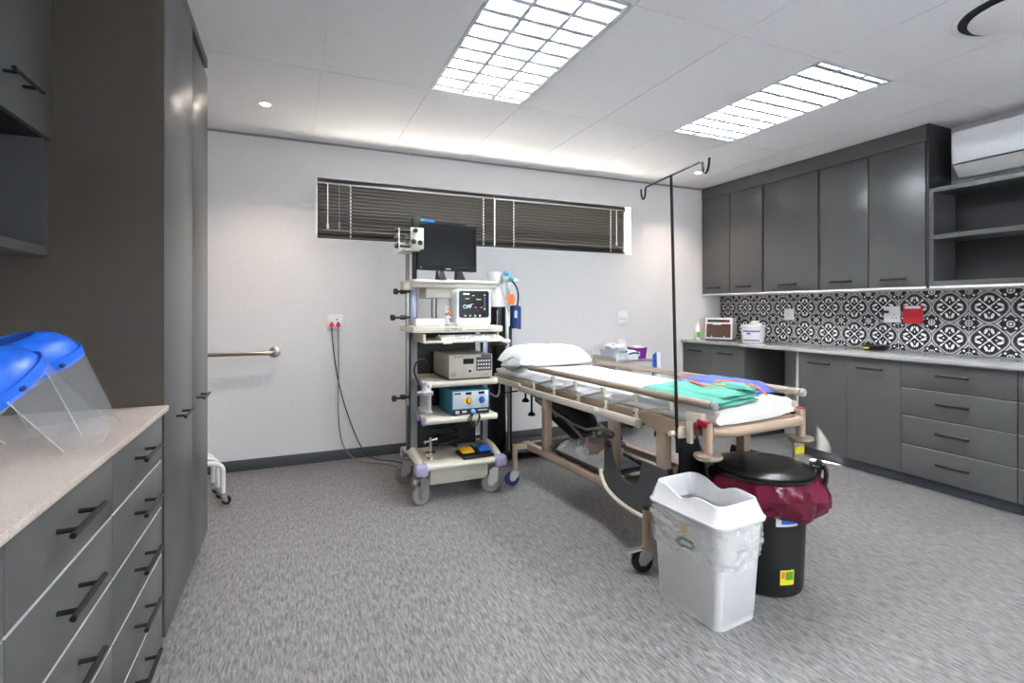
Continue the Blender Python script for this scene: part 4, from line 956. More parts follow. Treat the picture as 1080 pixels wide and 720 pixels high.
# base frame
for s in (-1, 1): MB().bb(s * 0.29 - 0.024, s * 0.29 + 0.024, 0.06, 1.62, 0.245, 0.29, 0.004).build('base_beam', cb, bed)
for y in (0.26, 1.58): MB().bb(-0.4, 0.4, y - 0.022, y + 0.022, 0.248, 0.287, 0.004).build('cross_beam', cb, bed)
for s in (-1, 1):
    for y in (0.26, 1.58):
        st = MB().cyl((s * 0.4, y, 0.118), (s * 0.4, y, 0.296), 0.0185).cyl((s * 0.4, y, 0.112), (s * 0.4, y, 0.122), 0.027).build('castor_stem', cb, bed)
        MB().lathe([(0.0, 0), (0.019, 0), (0.017, 0.008), (0.0, 0.008)], 14, (s * 0.4, y, 0.2965)).build('stem_cap', 'black', st)
castor(bed, -0.4, 0.26, 0.05, math.radians(152), 'black', 'steel', 0.113, True, w=0.03)
castor(bed, -0.4, 1.58, 0.05, math.radians(165), 'navy', 'steel', 0.113, False, w=0.03)
castor(bed, 0.4, 0.26, 0.05, math.radians(40), 'black', 'steel', 0.113, False, w=0.03)
castor(bed, 0.4, 1.58, 0.05, math.radians(150), 'black', 'steel', 0.113, False, w=0.03)
for s in (-1, 1):
    for y in (0.26, 0.63, 1.33): MB().bb(s * 0.29 - 0.026, s * 0.29 + 0.026, y - 0.026, y + 0.026, 0.29, 0.685, 0.004).build('leg', cb, bed)
MB().bb(0.06, 0.125, 1.47, 1.53, 0.12, 0.685, 0.004).build('centre_post', cb, bed)
for x, y in ((-0.2, 1.45), (-0.1, 1.2), (0.05, 1.3)): MB().bb(x - 0.03, x + 0.03, y - 0.008, y + 0.008, 0.236, 0.246).cyl((x, y, 0.2), (x, y, 0.24), 0.016).build('bump_stop', 'black', bed)
# upper frame
for s in (-1, 1): MB().bb(s * 0.30 - 0.02, s * 0.30 + 0.02, 0.02, 2.08, 0.685, 0.73, 0.004).build('side_beam', cb, bed)
for y in (0.02, 0.55, 1.05, 1.55, 2.06): MB().bb(-0.28, 0.28, y - 0.02, y + 0.02, 0.685, 0.728, 0.004).build('cross_tube', cb, bed)
MB().bb(-0.30, 0.30, 0.03, 2.07, 0.7305, 0.737).build('deck', 'cabinet_light', bed, flat=True)
MB().loft([[Vector((-0.30, 0.4, 0.73)), Vector((-0.30, 0.4, 0.685)), Vector((-0.30, 0.3, 0.66)), Vector((-0.30, 0.12, 0.66)), Vector((-0.30, 0.05, 0.73))], [Vector((-0.325, 0.4, 0.73)), Vector((-0.325, 0.4, 0.685)), Vector((-0.325, 0.3, 0.66)), Vector((-0.325, 0.12, 0.66)), Vector((-0.325, 0.05, 0.73))]]).build('gusset', cb, bed, flat=True)
# mattress with sheet
def msheet(u, v):
    x = -0.295 + 0.59 * u; y = 0.0 + 2.06 * v
    e = min(u, 1 - u) * 0.59; f_ = min(v, 1 - v) * 2.06
    z = 0.81 - 0.03 * max(0, 1 - e / 0.03) ** 2 - 0.03 * max(0, 1 - f_ / 0.03) ** 2 + 0.004 * nz(x, y, 0, 5)
    return Vector((x, y, z))
b = MB(); nu, nv = 16, 40
b.grid(msheet, nu, nv)
edge = [msheet(i / nu, 0) for i in range(nu + 1)] + [msheet(1, j / nv) for j in range(1, nv + 1)] + [msheet(1 - i / nu, 1) for i in range(1, nu + 1)] + [msheet(0, 1 - j / nv) for j in range(1, nv)]
c0 = Vector((0, 1.03, 0))
rings = [edge]
for dz, ox in ((0.765, 0.012), (0.745, 0.012), (0.738, 0.0)):
    rings.append([Vector((p.x + ox * (1 if p.x > 0 else -1) * (abs(p.x) > 0.28) + 0.006 * nz(p.x, p.y * 3, dz, 4), p.y + (ox if p.y > 1 else -ox) * (p.y < 0.02 or p.y > 2.04), dz + 0.008 * nz(p.x * 2, p.y * 2, 0, 3))) for p in edge])
rings[-1] = [Vector((p.x, p.y, 0.7375)) for p in rings[-1]]
b.loft(rings, (False, True))
b.build('mattress', 'sheet', bed, ang=60)
for y0_, L_ in ((0.62, 0.42), (1.08, 0.38)):
    MB().grid(lambda u, v: Vector((-0.312 - 0.016 * math.sin(PI * v) - 0.006 * nz(u * 4, v * 3, 1, 2), y0_ + L_ * u, 0.785 - (0.045 + 0.025 * math.sin(PI * u)) * v)), 14, 5, (0.004, 0, 0)).build('sheet_fold', 'sheet', bed)
# plastic pouch wrapping the foot of the mattress
def pch(a, t_):
    return None
rings = []
for k in range(9):
    q = k / 8; y = -0.035 + 0.22 * q
    sc_ = 0.80 + 0.2 * math.sin(PI / 2 * min(1, q * 3.0))
    hw, hz_ = 0.305 * (0.94 + 0.06 * sc_), 0.047 * sc_
    rings.append([Vector((hw * (abs(math.cos(a)) ** 0.35) * (1 if math.cos(a) > 0 else -1), y + 0.018 * nz(a, q, 3, 2) + 0.03 * math.cos(a) * (1 - q), 0.773 + hz_ * (abs(math.sin(a)) ** 0.55) * (1 if math.sin(a) > 0 else -1) + 0.010 * nz(a * 2, q * 2, 9, 2.2))) for a in [2 * PI * i / 36 for i in range(36)]])
MB().loft(rings).build('mattress_cover', 'pouch', bed, ang=70)
# folding side rails
for s in (-1, 1):
    zr = 0.83 if s < 0 else 0.84
    up = MB().cyl((s * 0.31, -0.045, zr), (s * 0.31, 1.52, zr), 0.0185, n=16).build('side_rail', 'rail_taupe', bed)
    for y in (-0.05, 1.515): MB().lathe([(0.0, 0), (0.0195, 0), (0.0195, 0.012), (0.012, 0.018), (0.0, 0.018)], 16, (s * 0.31, y if y < 0 else y, zr), rot_to((0, -1 if y < 0 else 1, 0))).build('rail_end_cap', 'mid_grey', up)
    lo = MB().bb(s * 0.36 - 0.011, s * 0.36 + 0.011, 0.36, 1.60, 0.66, 0.70, 0.004).build('lower_rail', 'bar_cream', bed)
    MB().bb(s * 0.36 - 0.013, s * 0.36 + 0.013, 0.345, 0.362, 0.658, 0.702, 0.003).build('rail_end_cap', 'steel', lo)
    MB().bb(s * 0.345 - 0.011, s * 0.345 + 0.011, 1.61, 2.06, 0.672, 0.712, 0.004).build('lower_rail', 'bar_cream', bed)
    MB().sphere((s * 0.375, 0.68, 0.69), (0.01, 0.022, 0.016)).build('rail_knob', 'white_plastic', lo)
    for y in (1.42, 1.17, 0.90, 0.64, 0.40):
        a_ = MB().cyl((s * 0.335, y, 0.725), (s * 0.327, y - 0.22, 0.786), 0.007).build('rail_arm', 'steel', bed)
        MB().box((s * 0.34, y, 0.72), (0.018, 0.026, 0.05), 0.005).build('lower_pivot', 'bar_cream', a_)
        MB().box((s * 0.327, y - 0.22, 0.792), (0.02, 0.026, 0.044), 0.005).build('upper_pivot', 'bar_cream', a_)
        MB().cyl((s * 0.3515, y, 0.723), (s * 0.3555, y, 0.723), 0.005, n=10).build('pivot_bolt', 'black', a_)
    MB().box((s * 0.325, 0.03, 0.765), (0.03, 0.09, 0.05), 0.006).box((s * 0.34, 0.05, 0.70), (0.02, 0.028, 0.1), 0.005).build('rail_catch', 'bar_cream', bed)
    MB().box((s * 0.335, -0.02, 0.752), (0.026, 0.055, 0.026), 0.005, RX(0.12)).box((s * 0.338, 0.012, 0.735), (0.02, 0.024, 0.03), 0.004).build('release_lever', 'dark_red', bed)['label'] = 'dark red release lever'
    # bumper posts at the foot
    MB().cyl((s * 0.325, -0.035, 0.62), (s * 0.325, -0.035, 0.755), 0.021).build('bumper_post', cb, bed)
    if s > 0: MB().bb(0.29, 0.36, -0.032, -0.028, 0.535, 0.572).mat(1).bb(0.285, 0.365, -0.0275, -0.02, 0.52, 0.593).build('yellow_tag', ['label_yellow', 'steel'], bed, flat=True)
    MB().lathe([(0.0, -0.004), (0.02, -0.004), (0.05, 0.006), (0.061, 0.016), (0.059, 0.026), (0.04, 0.03), (0.0, 0.03)], 28, (s * 0.325, -0.035, 0.594)).build('corner_bumper', 'rail_taupe', bed)
MB().tube([(-0.29, -0.035, 0.715), (-0.25, -0.075, 0.715), (-0.20, -0.085, 0.715), (0.20, -0.085, 0.715), (0.25, -0.08, 0.715), (0.29, -0.035, 0.715)], 0.021, 12, 2).build('push_bar', cb, bed)
MB().bb(-0.30, 0.30, -0.035, 0.0, 0.685, 0.73, 0.006).build('foot_beam', cb, bed)
# grey moulded end cover with cut-outs
def cover_side(x, th, parent):
    poly = [(0.655, 0.30), (0.655, 0.50), (0.64, 0.535), (0.615, 0.525), (0.585, 0.44), (0.545, 0.375), (0.50, 0.355), (0.44, 0.345), (0.40, 0.355), (0.375, 0.40), (0.36, 0.475), (0.355, 0.49), (0.195, 0.49), (0.19, 0.27), (0.22, 0.225), (0.45, 0.222), (0.56, 0.245), (0.63, 0.275)]
    return MB().prism([(y, z) for y, z in poly], th, Matrix(((0, 0, 1, x), (1, 0, 0, 0), (0, 1, 0, 0), (0, 0, 0, 1))))
cv = cover_side(-0.34, 0.012, bed).build('end_cover', 'grey_plastic', bed, flat=True)
cover_side(0.315, 0.012, bed).build('end_cover', 'grey_plastic', bed, flat=True)
# foot-end wall of the cover with its raised neck
front_poly = [(-0.328, 0.30), (-0.328, 0.49), (-0.30, 0.49), (-0.293, 0.44), (-0.28, 0.415), (-0.262, 0.43), (-0.248, 0.50), (-0.25, 0.58), (-0.285, 0.66), (-0.28, 0.70), (-0.24, 0.71), (-0.205, 0.68), (-0.20, 0.61), (-0.13, 0.61), (-0.115, 0.52), (-0.08, 0.44), (0.0, 0.40), (0.1, 0.385), (0.314, 0.41), (0.314, 0.30), (0.2, 0.27), (-0.2, 0.27)]
MB().prism(front_poly, 0.014, Matrix(((1, 0, 0, 0), (0, 0, -1, 0.205), (0, 1, 0, 0), (0, 0, 0, 1)))).build('end_cover_wall', 'black', bed, flat=True)
MB().bb(-0.325, 0.312, 0.21, 0.64, 0.293, 0.302).build('cover_floor', 'black', bed, flat=True)
MB().cyl((-0.25, 0.15, 0.685), (-0.25, 0.188, 0.685), 0.048, n=22).build('pivot_disc', 'black', bed)
MB().tube([(-0.345, 0.68, 0.36), (-0.352, 0.66, 0.315), (-0.356, 0.6, 0.262), (-0.356, 0.45, 0.225), (-0.352, 0.3, 0.222), (-0.34, 0.2, 0.225)], 0.011, 8, 2).build('cover_bumper', 'bar_cream', bed)
MB().cyl((-0.325, 0.63, 0.575), (-0.40, 0.63, 0.575), 0.008).build('lock_stem', 'steel', bed)
MB().sphere((-0.365, 0.59, 0.575), (0.03, 0.045, 0.024)).build('lock_knob', 'black', bed)
MB().sphere((-0.345, 0.615, 0.505), (0.018, 0.03, 0.01)).build('lock_knob', 'black', bed)
# tilting strut under the head, with two hanging knobs
MB().bb(-0.02, 0.02, -0.6, 0.6, -0.02, 0.02).build('tilt_beam', 'rail_taupe', bed, (0.02, 1.40, 0.36), (math.radians(15), 0, 0), flat=True)
MB().box((0, 0, 0), (0.34, 0.60, 0.012), 0.004).build('tilt_board', 'grey_plastic', bed, (0.06, 1.42, 0.40), (math.radians(17), 0, 0))
for x, y, z in ((-0.2, 1.78, 0.56), (-0.17, 1.74, 0.46)):
    k_ = MB().cyl((x, y, z), (x, y, 0.686), 0.008).cyl((x, y, z - 0.012), (x, y, z + 0.004), 0.03, 0.016).cyl((x, y, z - 0.022), (x, y, z - 0.012), 0.026, 0.03).build('adjusting_knob', 'black', bed)
MB().tube([(-0.17, 1.86, 0.615), (-0.28, 1.9, 0.60), (-0.33, 1.94, 0.585)], 0.006, 8).cyl((-0.33, 1.94, 0.555), (-0.33, 1.94, 0.61), 0.008).build('lever_rod', 'black', bed)
MB().cyl((-0.3, 1.9, 0.56), (-0.3, 1.9, 0.685), 0.004).build('wire', 'cord_grey', bed)
# dark cylinder bag in its wire cradle
oc = thing('oxygen_bag', 'black padded cylinder bag in a wire cradle slung below the bed head', 'bag', (0, 0, 0))
def bw(x, y, z): return Vector((BF[0] + x * math.cos(BA) - y * math.sin(BA), BF[1] + x * math.sin(BA) + y * math.cos(BA), z))
p0, p1 = bw(-0.05, 1.9, 0.64), bw(-0.06, 1.15, 0.475)
dv = (p1 - p0); Lc = dv.length
oc.location = p0
MB().lathe([(0.0, 0), (0.05, 0.0), (0.07, 0.02), (0.073, 0.1), (0.073, Lc - 0.08), (0.068, Lc - 0.02), (0.05, Lc), (0.0, Lc)], 22, (0, 0, 0), rot_to(dv)).build('padded_body', 'black', oc)
n_ = Vector((-0.997, -0.078, 0)); upv = n_.cross(dv).normalized(); upv = upv if upv.z > 0 else -upv
MB().tube([n_ * 0.03 + upv * 0.07 + dv * 0.28, n_ * 0.06 + upv * 0.10 + dv * 0.33, n_ * 0.02 + upv * 0.13 + dv * 0.42, -n_ * 0.03 + upv * 0.11 + dv * 0.5, -n_ * 0.03 + upv * 0.07 + dv * 0.52], 0.006, 8, 2).build('carry_handle', 'black', oc)
cr = MB()
for s in (-1, 1): cr.tube([n_ * 0.082 * s - upv * 0.03 + dv * 0.02, n_ * 0.082 * s - upv * 0.03 + dv * 0.8, n_ * 0.06 * s - upv * 0.01 + dv * 1.04], 0.0085, 8, 1)
cr.tube([n_ * 0.06 - upv * 0.01 + dv * 1.04, -n_ * 0.06 - upv * 0.01 + dv * 1.04], 0.0085, 8)
cr.tube([n_ * 0.082 - upv * 0.03 + dv * 0.8, n_ * 0.05 - upv * 0.09 + dv * 1.0, -n_ * 0.05 - upv * 0.09 + dv * 1.0, -n_ * 0.082 - upv * 0.03 + dv * 0.8], 0.0085, 8)
for q in (0.25, 0.55): cr.tube([n_ * 0.082 - upv * 0.03 + dv * q, n_ * 0.05 - upv * 0.078 + dv * q, -n_ * 0.05 - upv * 0.078 + dv * q, -n_ * 0.082 - upv * 0.03 + dv * q], 0.0085, 8)
cr.build('cradle', 'wire_taupe', oc)
# pillow
def pil(u, v, s):
    a, c = 2 * u - 1, 2 * v - 1
    k = max(0.0, (1 - a ** 4) * (1 - c ** 4)) ** 0.55
    x = 0.335 * a * (1 - 0.06 * c * c); y = 0.225 * c * (1 - 0.05 * a * a)
    wr = 0.013 * nz(x * 1.0, y * 1.6, s, 7) + 0.006 * nz(x, y, s * 2, 17)
    return Vector((x, y, (0.125 * k + wr * k ** 0.5) if s > 0 else -0.03 * k))
b = MB().grid(lambda u, v: pil(u, v, 1), 28, 20).grid(lambda u, v: pil(u, v, -1), 28, 20)
t = thing('pillow', 'plump white pillow at the head of the bed', 'pillow', tuple(bw(0.0, 1.83, 0.841)), BA)
b.build('pillow_case', 'sheet', t, ang=80)
b = MB().grid(lambda u, v: Vector((0.085 * (1 + 0.25 * nz(u * 3, v * 3, 2, 1.3)) * math.cos(2 * PI * u) * math.sin(PI * v) ** 0.8, 0.075 * math.sin(2 * PI * u) * math.sin(PI * v) ** 0.8, 0.10 * v + 0.016 * nz(u * 4, v * 4, 5, 1.5))), 26, 14)
t = tag(b.build('plastic_bag', 'bag_grey', None, tuple(bw(-0.345, 1.72, 0.79)), ang=25), 'crumpled translucent plastic bag hanging by the left end of the pillow', 'bag')
# green gown with orange tapes, blue folded sheet
def cloth(quad, z0, th, nu, nv, amp, seed, edge=0.012):
    A, B, C, D = [Vector((p[0], p[1], 0)) for p in quad]
    def f(u, v):
        p = (A * (1 - u) + B * u) * (1 - v) + (D * (1 - u) + C * u) * v
        e = min(u, 1 - u, v, 1 - v)
        h = th * min(1, (e / 0.09)) ** 0.5
        p.x += 0.012 * nz(p.x, p.y, seed, 9); p.y += 0.012 * nz(p.y, p.x, seed + 5, 9)
        return Vector((p.x, p.y, z0 + h + amp * nz(p.x, p.y, seed, 8) + amp * 0.7 * nz(p.x, p.y, seed, 19)))
    def g(u, v):
        p = f(u, v); return Vector((p.x, p.y, z0))
    return MB().grid(f, nu, nv).grid(g, nu, nv)
bl = thing('folded_sheet', 'blue folded sheet on the bed foot behind the green gown', 'folded cloth', BF, BA)
cloth([(-0.02, 0.47), (0.285, 0.48), (0.29, 0.09), (0.02, 0.06)], 0.826, 0.022, 18, 18, 0.003, 3).build('lower_layer', 'blue_cloth', bl, ang=60)
cloth([(0.0, 0.46), (0.28, 0.475), (0.29, 0.11), (0.04, 0.075)], 0.848, 0.026, 18, 18, 0.004, 7).build('upper_layer', 'blue_cloth', bl, ang=60)
gn = thing('folded_gown', 'turquoise green folded gown with orange tapes on the bed foot', 'folded cloth', BF, BA)
cloth([(-0.285, 0.47), (-0.03, 0.51), (0.03, -0.03), (-0.29, -0.065)], 0.8245, 0.016, 22, 26, 0.003, 11).build('lower_layer', 'green_cloth', gn, ang=60)
cloth([(-0.27, 0.44), (-0.03, 0.48), (0.045, -0.02), (-0.28, -0.06)], 0.840, 0.016, 22, 26, 0.005, 17).build('middle_layer', 'green_cloth', gn, ang=60)
cloth([(-0.22, 0.30), (-0.02, 0.40), (0.065, 0.0), (-0.24, -0.055)], 0.855, 0.016, 22, 22, 0.009, 19).build('upper_layer', 'green_cloth', gn, ang=60)
cloth([(-0.08, 0.17), (0.03, 0.2), (0.085, 0.03), (-0.05, -0.04)], 0.870, 0.018, 12, 12, 0.010, 23).build('sleeve_fold', 'green_cloth', gn, ang=60)
def ribbon(pts, w_):
    P = [Vector(p) for p in pts]
    for _ in range(3):
        Q = [P[0]]
        for a, c in zip(P, P[1:]): Q += [a * 0.75 + c * 0.25, a * 0.25 + c * 0.75]
        P = Q + [P[-1]]
    rg = []
    for i, p in enumerate(P):
        t_ = (P[min(i + 1, len(P) - 1)] - P[max(i - 1, 0)]).normalized(); sd = t_.cross(Vector((0, 0, 1))).normalized() * w_ / 2
        rg.append([p - sd, p + sd, p + sd + Vector((0, 0, 0.003)), p - sd + Vector((0, 0, 0.003))])
    return MB().loft(rg)
ribbon([(-0.01, 0.41, 0.866), (-0.03, 0.35, 0.872), (-0.09, 0.24, 0.878), (-0.15, 0.14, 0.880), (-0.13, 0.09, 0.882), (-0.08, 0.08, 0.884)], 0.02).build('orange_tape', 'orange_tape', gn)
ribbon([(-0.05, 0.15, 0.889), (0.0, 0.17, 0.892), (0.05, 0.15, 0.890), (0.07, 0.1, 0.889)], 0.02).build('orange_tape', 'orange_tape', gn)
ribbon([(0.045, 0.06, 0.889), (0.08, 0.04, 0.882), (0.1, 0.01, 0.858), (0.105, -0.01, 0.835)], 0.02).build('orange_tape', 'orange_tape', gn)
ribbon([(0.0, 0.03, 0.891), (0.02, 0.0, 0.886), (0.03, -0.03, 0.872)], 0.02).build('orange_tape', 'orange_tape', gn)
# tray under the bed with crumpled plastic
ty = thing('under_bed_tray', 'dark grey shallow tray on the base beams under the bed', 'tray', BF, BA)
rg = [rrect(w_, d_, 0.05, z_, cx=-0.135, cy=0.99) for w_, d_, z_ in ((0.28, 0.56, 0.2915), (0.31, 0.60, 0.33), (0.335, 0.63, 0.333), (0.335, 0.63, 0.327), (0.30, 0.59, 0.326), (0.27, 0.55, 0.297))]
MB().loft(rg).build('pan', 'grey_plastic', ty)
def crump(u, v):
    a, c = 2 * u - 1, 2 * v - 1
    k = max(0, (1 - a ** 4) * (1 - c ** 4)) ** 0.4
    x, y = -0.135 + 0.14 * a, 0.27 * c
    return Vector((x, 0.99 + y, 0.30 + k * (0.075 + 0.05 * nz(x, y, 1, 9) + 0.045 * abs(nz(x, y, 4, 21)))))
o = MB().grid(crump, 34, 34).grid(lambda u, v: Vector((-0.135 + 0.14 * (2 * u - 1), 0.99 + 0.27 * (2 * v - 1), 0.299)), 1, 1).build('plastic_wrap', 'bag_heavy', None, BF, (0, 0, BA), ang=18)
tag(o, 'crumpled clear plastic wrap filling the tray under the bed', 'plastic wrap')
o = cloth([(-0.22, 1.0), (-0.1, 1.15), (-0.02, 0.95), (-0.16, 0.78)], 0.365, 0.05, 14, 14, 0.014, 31).build('bundled_cloth', 'pink_cloth', None, BF, (0, 0, BA), ang=60)
tag(o, 'pale pink cloth bundled in the plastic in the tray under the bed', 'cloth')
# blue hose lying in the end cover
tag(MB().tube([bw(-0.27, 0.58, 0.46), bw(-0.2, 0.5, 0.405), bw(-0.1, 0.42, 0.36), bw(0.0, 0.36, 0.33)], 0.008, 8, 2).mat(1).tube([bw(-0.17, 0.475, 0.395), bw(-0.1, 0.42, 0.362)], 0.014, 8).build('hose', ['black', 'light_blue']), 'black hose with pale blue grip lying in the grey cover under the bed foot', 'hose')
# drip pole on the bed's left foot corner
ip = thing('drip_pole', 'tall black drip pole with two hooks standing at the left foot of the bed', 'drip pole', tuple(bw(-0.365, 0.10, 0.60)))
top = Vector((-0.035, 0.0, 1.245))
MB().cyl((0, 0, 0), top, 0.0075, 0.0065).build('pole', 'black_gloss', ip)
dr = Vector((-0.035, -0.215, 0.0))
def hook(s):
    e = top + dr * s; n2 = dr.normalized() * s
    return [e, e + n2 * 0.012 + Vector((0, 0, -0.005)), e + n2 * 0.014 + Vector((0, 0, -0.04)), e + n2 * 0.03 + Vector((0, 0, -0.058)), e + n2 * 0.05 + Vector((0, 0, -0.04)), e + n2 * 0.055 + Vector((0, 0, 0.0))]
MB().tube([top - dr, top + dr], 0.005, 8).build('cross_arm', 'black_gloss', ip)
for s in (-1, 1): MB().tube(hook(s), 0.005, 8, 2).build('hook', 'black_gloss', ip)
MB().box((0.02, 0, 0.09), (0.05, 0.034, 0.05), 0.008).cyl((-0.02, 0, 0.09), (-0.045, 0, 0.09), 0.012).build('pole_socket', 'bar_cream', ip)

# ------------------------------------------------------------------ bins
wb = thing('pedal_free_bin', 'white plastic waste bin with open scalloped top and clear liner at the bed foot', 'waste bin', (1.592, 1.622, 0), math.radians(5))
wb.name = 'waste_bin'
def bin_ring(w_, d_, r_, z): return rrect(w_, d_, r_, z, 6)
MB().loft([bin_ring(0.225, 0.32, 0.035, 0.0), bin_ring(0.228, 0.324, 0.035, 0.03), bin_ring(0.231, 0.327, 0.035, 0.032), bin_ring(0.262, 0.375, 0.04, 0.42), bin_ring(0.255, 0.368, 0.04, 0.42), bin_ring(0.222, 0.318, 0.035, 0.01)]).build('body', 'white_plastic', wb)
def wav(y):
    q = (y + 0.17) / 0.34
    return 0.497 - 0.034 * math.exp(-((q - 0.56) / 0.17) ** 2) - 0.012 * math.exp(-((q - 0.05) / 0.2) ** 2)
lid = [bin_ring(0.268, 0.38, 0.04, 0.405), bin_ring(0.286, 0.4, 0.045, 0.405), bin_ring(0.29, 0.404, 0.046, 0.416), bin_ring(0.276, 0.39, 0.045, 0.425)]
def dense(w_, d_, r_, zf):
    return [Vector((p.x, p.y, zf(p.x, p.y))) for p in longring(w_, d_, r_)]
def longring(w_, d_, r_):
    base = rrect(w_, d_, r_, 0, 6); out = []
    for a, c in zip(base, base[1:] + base[:1]):
        out.append(a)
        if abs(c.y - a.y) > 0.1:
            for k in range(1, 16): out.append(a + (c - a) * (k / 16))
    return out
lid = [dense(p[0], p[1], p[2], (lambda z: (lambda x, y: z))(p[3])) for p in ((0.268, 0.38, 0.04, 0.405), (0.286, 0.4, 0.045, 0.405), (0.29, 0.404, 0.046, 0.416), (0.276, 0.39, 0.045, 0.425))]
lid += [dense(0.244, 0.352, 0.04, lambda x, y: wav(y) - 0.012), dense(0.238, 0.346, 0.04, lambda x, y: wav(y)), dense(0.226, 0.334, 0.036, lambda x, y: wav(y) + 0.001), dense(0.216, 0.324, 0.034, lambda x, y: wav(y) - 0.008), dense(0.212, 0.322, 0.034, lambda x, y: 0.43), dense(0.21, 0.32, 0.034, lambda x, y: 0.40)]
MB().loft(lid, (False, False)).build('lid', 'white_gloss', wb)
def bagring(z, ex, sd):
    out = []
    w_, d_ = 0.262 - (0.42 - z) * 0.08 + ex, 0.375 - (0.42 - z) * 0.115 + ex
    base = rrect(w_, d_, 0.045, z, 8); ring = []
    for a, c in zip(base, base[1:] + base[:1]):
        n_ = max(1, int((c - a).length / 0.008))
        for k in range(n_): ring.append(a + (c - a) * (k / n_))
    return ring
def bagskirt():
    zs_ = [0.404 - 0.0085 * k for k in range(19)]
    R0 = bagring(0.404, 0.014, 0); out = []
    for k, z in enumerate(zs_):
        sc_x, sc_y = 1 - (0.404 - z) * 0.29, 1 - (0.404 - z) * 0.30
        rg_ = []
        for p in R0:
            a_ = math.atan2(p.y, p.x)
            fold = abs(noise.noise(Vector((p.x * 9 + z * 6, p.y * 9 - z * 22, z * 16)))) * 0.017 + 0.006 * noise.noise(Vector((p.x * 30, p.y * 30 + z * 30, z * 26)))
            q = Vector((p.x * sc_x, p.y * sc_y, 0)); d_ = q.normalized()
            zz = z - (0.014 * math.sin(a_ * 3 + 1) + 0.008 * math.sin(a_ * 7)) * k / 18
            rg_.append(q + d_ * max(0.0015, 0.002 + fold * min(1, k / 2)) + Vector((0, 0, zz)))
        out.append(rg_)
    return out
MB().loft(bagskirt(), (False, False)).build('liner_bag', 'bag_clear', wb, ang=14)['label'] = 'clear plastic liner bag'
MB().sphere((0.148, 0.0, 0.31), (0.018, 0.022, 0.02), 8, 6).build('liner_knot', 'bag_heavy', wb)
xs = -0.1265
lb = MB().bb(xs - 0.002, xs, -0.055, 0.035, 0.275, 0.312).mat(1).bb(xs - 0.003, xs - 0.0022, -0.045, 0.015, 0.285, 0.3).build('green_label', ['dark_green', 'white_ink'], wb, flat=True)
MB().lathe([(0.0, 0), (0.02, 0), (0.02, 0.002), (0.0, 0.002)], 8, (xs - 0.002, -0.01, 0.348), rot_to((-1, 0, 0))).mat(1).bb(xs - 0.003, xs, 0.02, 0.06, 0.337, 0.343).build('flower_sticker', ['yellow', 'dark_green'], wb, flat=True)
bb_ = thing('waste_bin', 'black round lidded bin with crimson liner bag behind the white bin', 'waste bin', (1.99, 1.675, 0), math.radians(-40))
MB().lathe([(0.0, 0), (0.155, 0), (0.165, 0.008), (0.168, 0.03), (0.186, 0.495), (0.196, 0.5), (0.196, 0.512), (0.18, 0.512), (0.16, 0.02), (0.0, 0.015)], 40).build('body', 'black', bb_)
MB().lathe([(0.2, 0.512), (0.212, 0.513), (0.215, 0.524), (0.206, 0.53), (0.19, 0.531), (0.182, 0.536), (0.15, 0.541), (0.0, 0.545)], 44).build('lid', 'black_gloss', bb_)
MB().lathe([(0.2, 0.502), (0.221, 0.504), (0.221, 0.514), (0.2, 0.514)], 44).build('lid_rim', 'black_gloss', bb_)
for a in (0.0, PI):
    hd = MB().tube([(0.222, -0.05, 0.45), (0.245, -0.05, 0.47), (0.25, -0.05, 0.535), (0.24, -0.045, 0.555), (0.24, 0.045, 0.555), (0.25, 0.05, 0.535), (0.245, 0.05, 0.47), (0.222, 0.05, 0.45)], 0.010, 8, 1).box((0.225, 0, 0.54), (0.05, 0.07, 0.016), 0.005)
    hd.build('clip_handle', 'black', bb_, rot=(0, 0, a))
def rb(a, j, r, z):
    k = 0.03 * nz(math.cos(a) * 2, math.sin(a) * 2, j * 0.35, 1.5) + 0.012 * nz(math.cos(a) * 5, math.sin(a) * 5, j * 0.6, 2.4)
    dz = -0.055 * nz(math.cos(a) * 1.4, math.sin(a) * 1.4, 7, 1.1) * j / 7
    ex = 0.035 * max(0, math.cos(a - 0.3)) ** 2 * math.sin(PI * min(1, j / 7))
    return Vector(((k * min(1, j / 2) + ex) * math.cos(a), (k * min(1, j / 2) + ex) * math.sin(a), dz))
MB().lathe([(0.198, 0.503), (0.212, 0.498), (0.226, 0.475), (0.238, 0.435), (0.245, 0.41), (0.24, 0.385), (0.228, 0.36), (0.208, 0.335)], 90, wob=rb).build('liner_bag', 'bag_red', bb_, ang=25)['label'] = 'crimson plastic liner bag'
def onbin(a0, a1, z0, z1, d):
    return lambda u, v: Vector(((0.168 + 0.018 * ((z0 + (z1 - z0) * v) - 0.03) / 0.44 + d) * math.cos(a0 + (a1 - a0) * u), (0.168 + 0.018 * ((z0 + (z1 - z0) * v) - 0.03) / 0.44 + d) * math.sin(a0 + (a1 - a0) * u), z0 + (z1 - z0) * v))
# labels face the camera side (local angle measured before the bin's own turn)
view = math.atan2(-1.675, -1.99) + math.radians(40)
MB().grid(onbin(view + 0.42, view + 0.80, 0.06, 0.125, 0.0006), 8, 1).mat(1).grid(onbin(view + 0.56, view + 0.77, 0.082, 0.118, 0.0012), 6, 1).mat(2).grid(onbin(view + 0.45, view + 0.54, 0.09, 0.118, 0.0012), 4, 1).build('yellow_label', ['label_yellow', 'label_green', 'orange'], bb_)
MB().grid(onbin(view + 0.3, view + 0.85, 0.315, 0.385, 0.0006), 8, 1).mat(1).grid(onbin(view + 0.42, view + 0.82, 0.325, 0.36, 0.0012), 8, 1).build('blue_label', ['white_ink', 'bright_blue'], bb_)

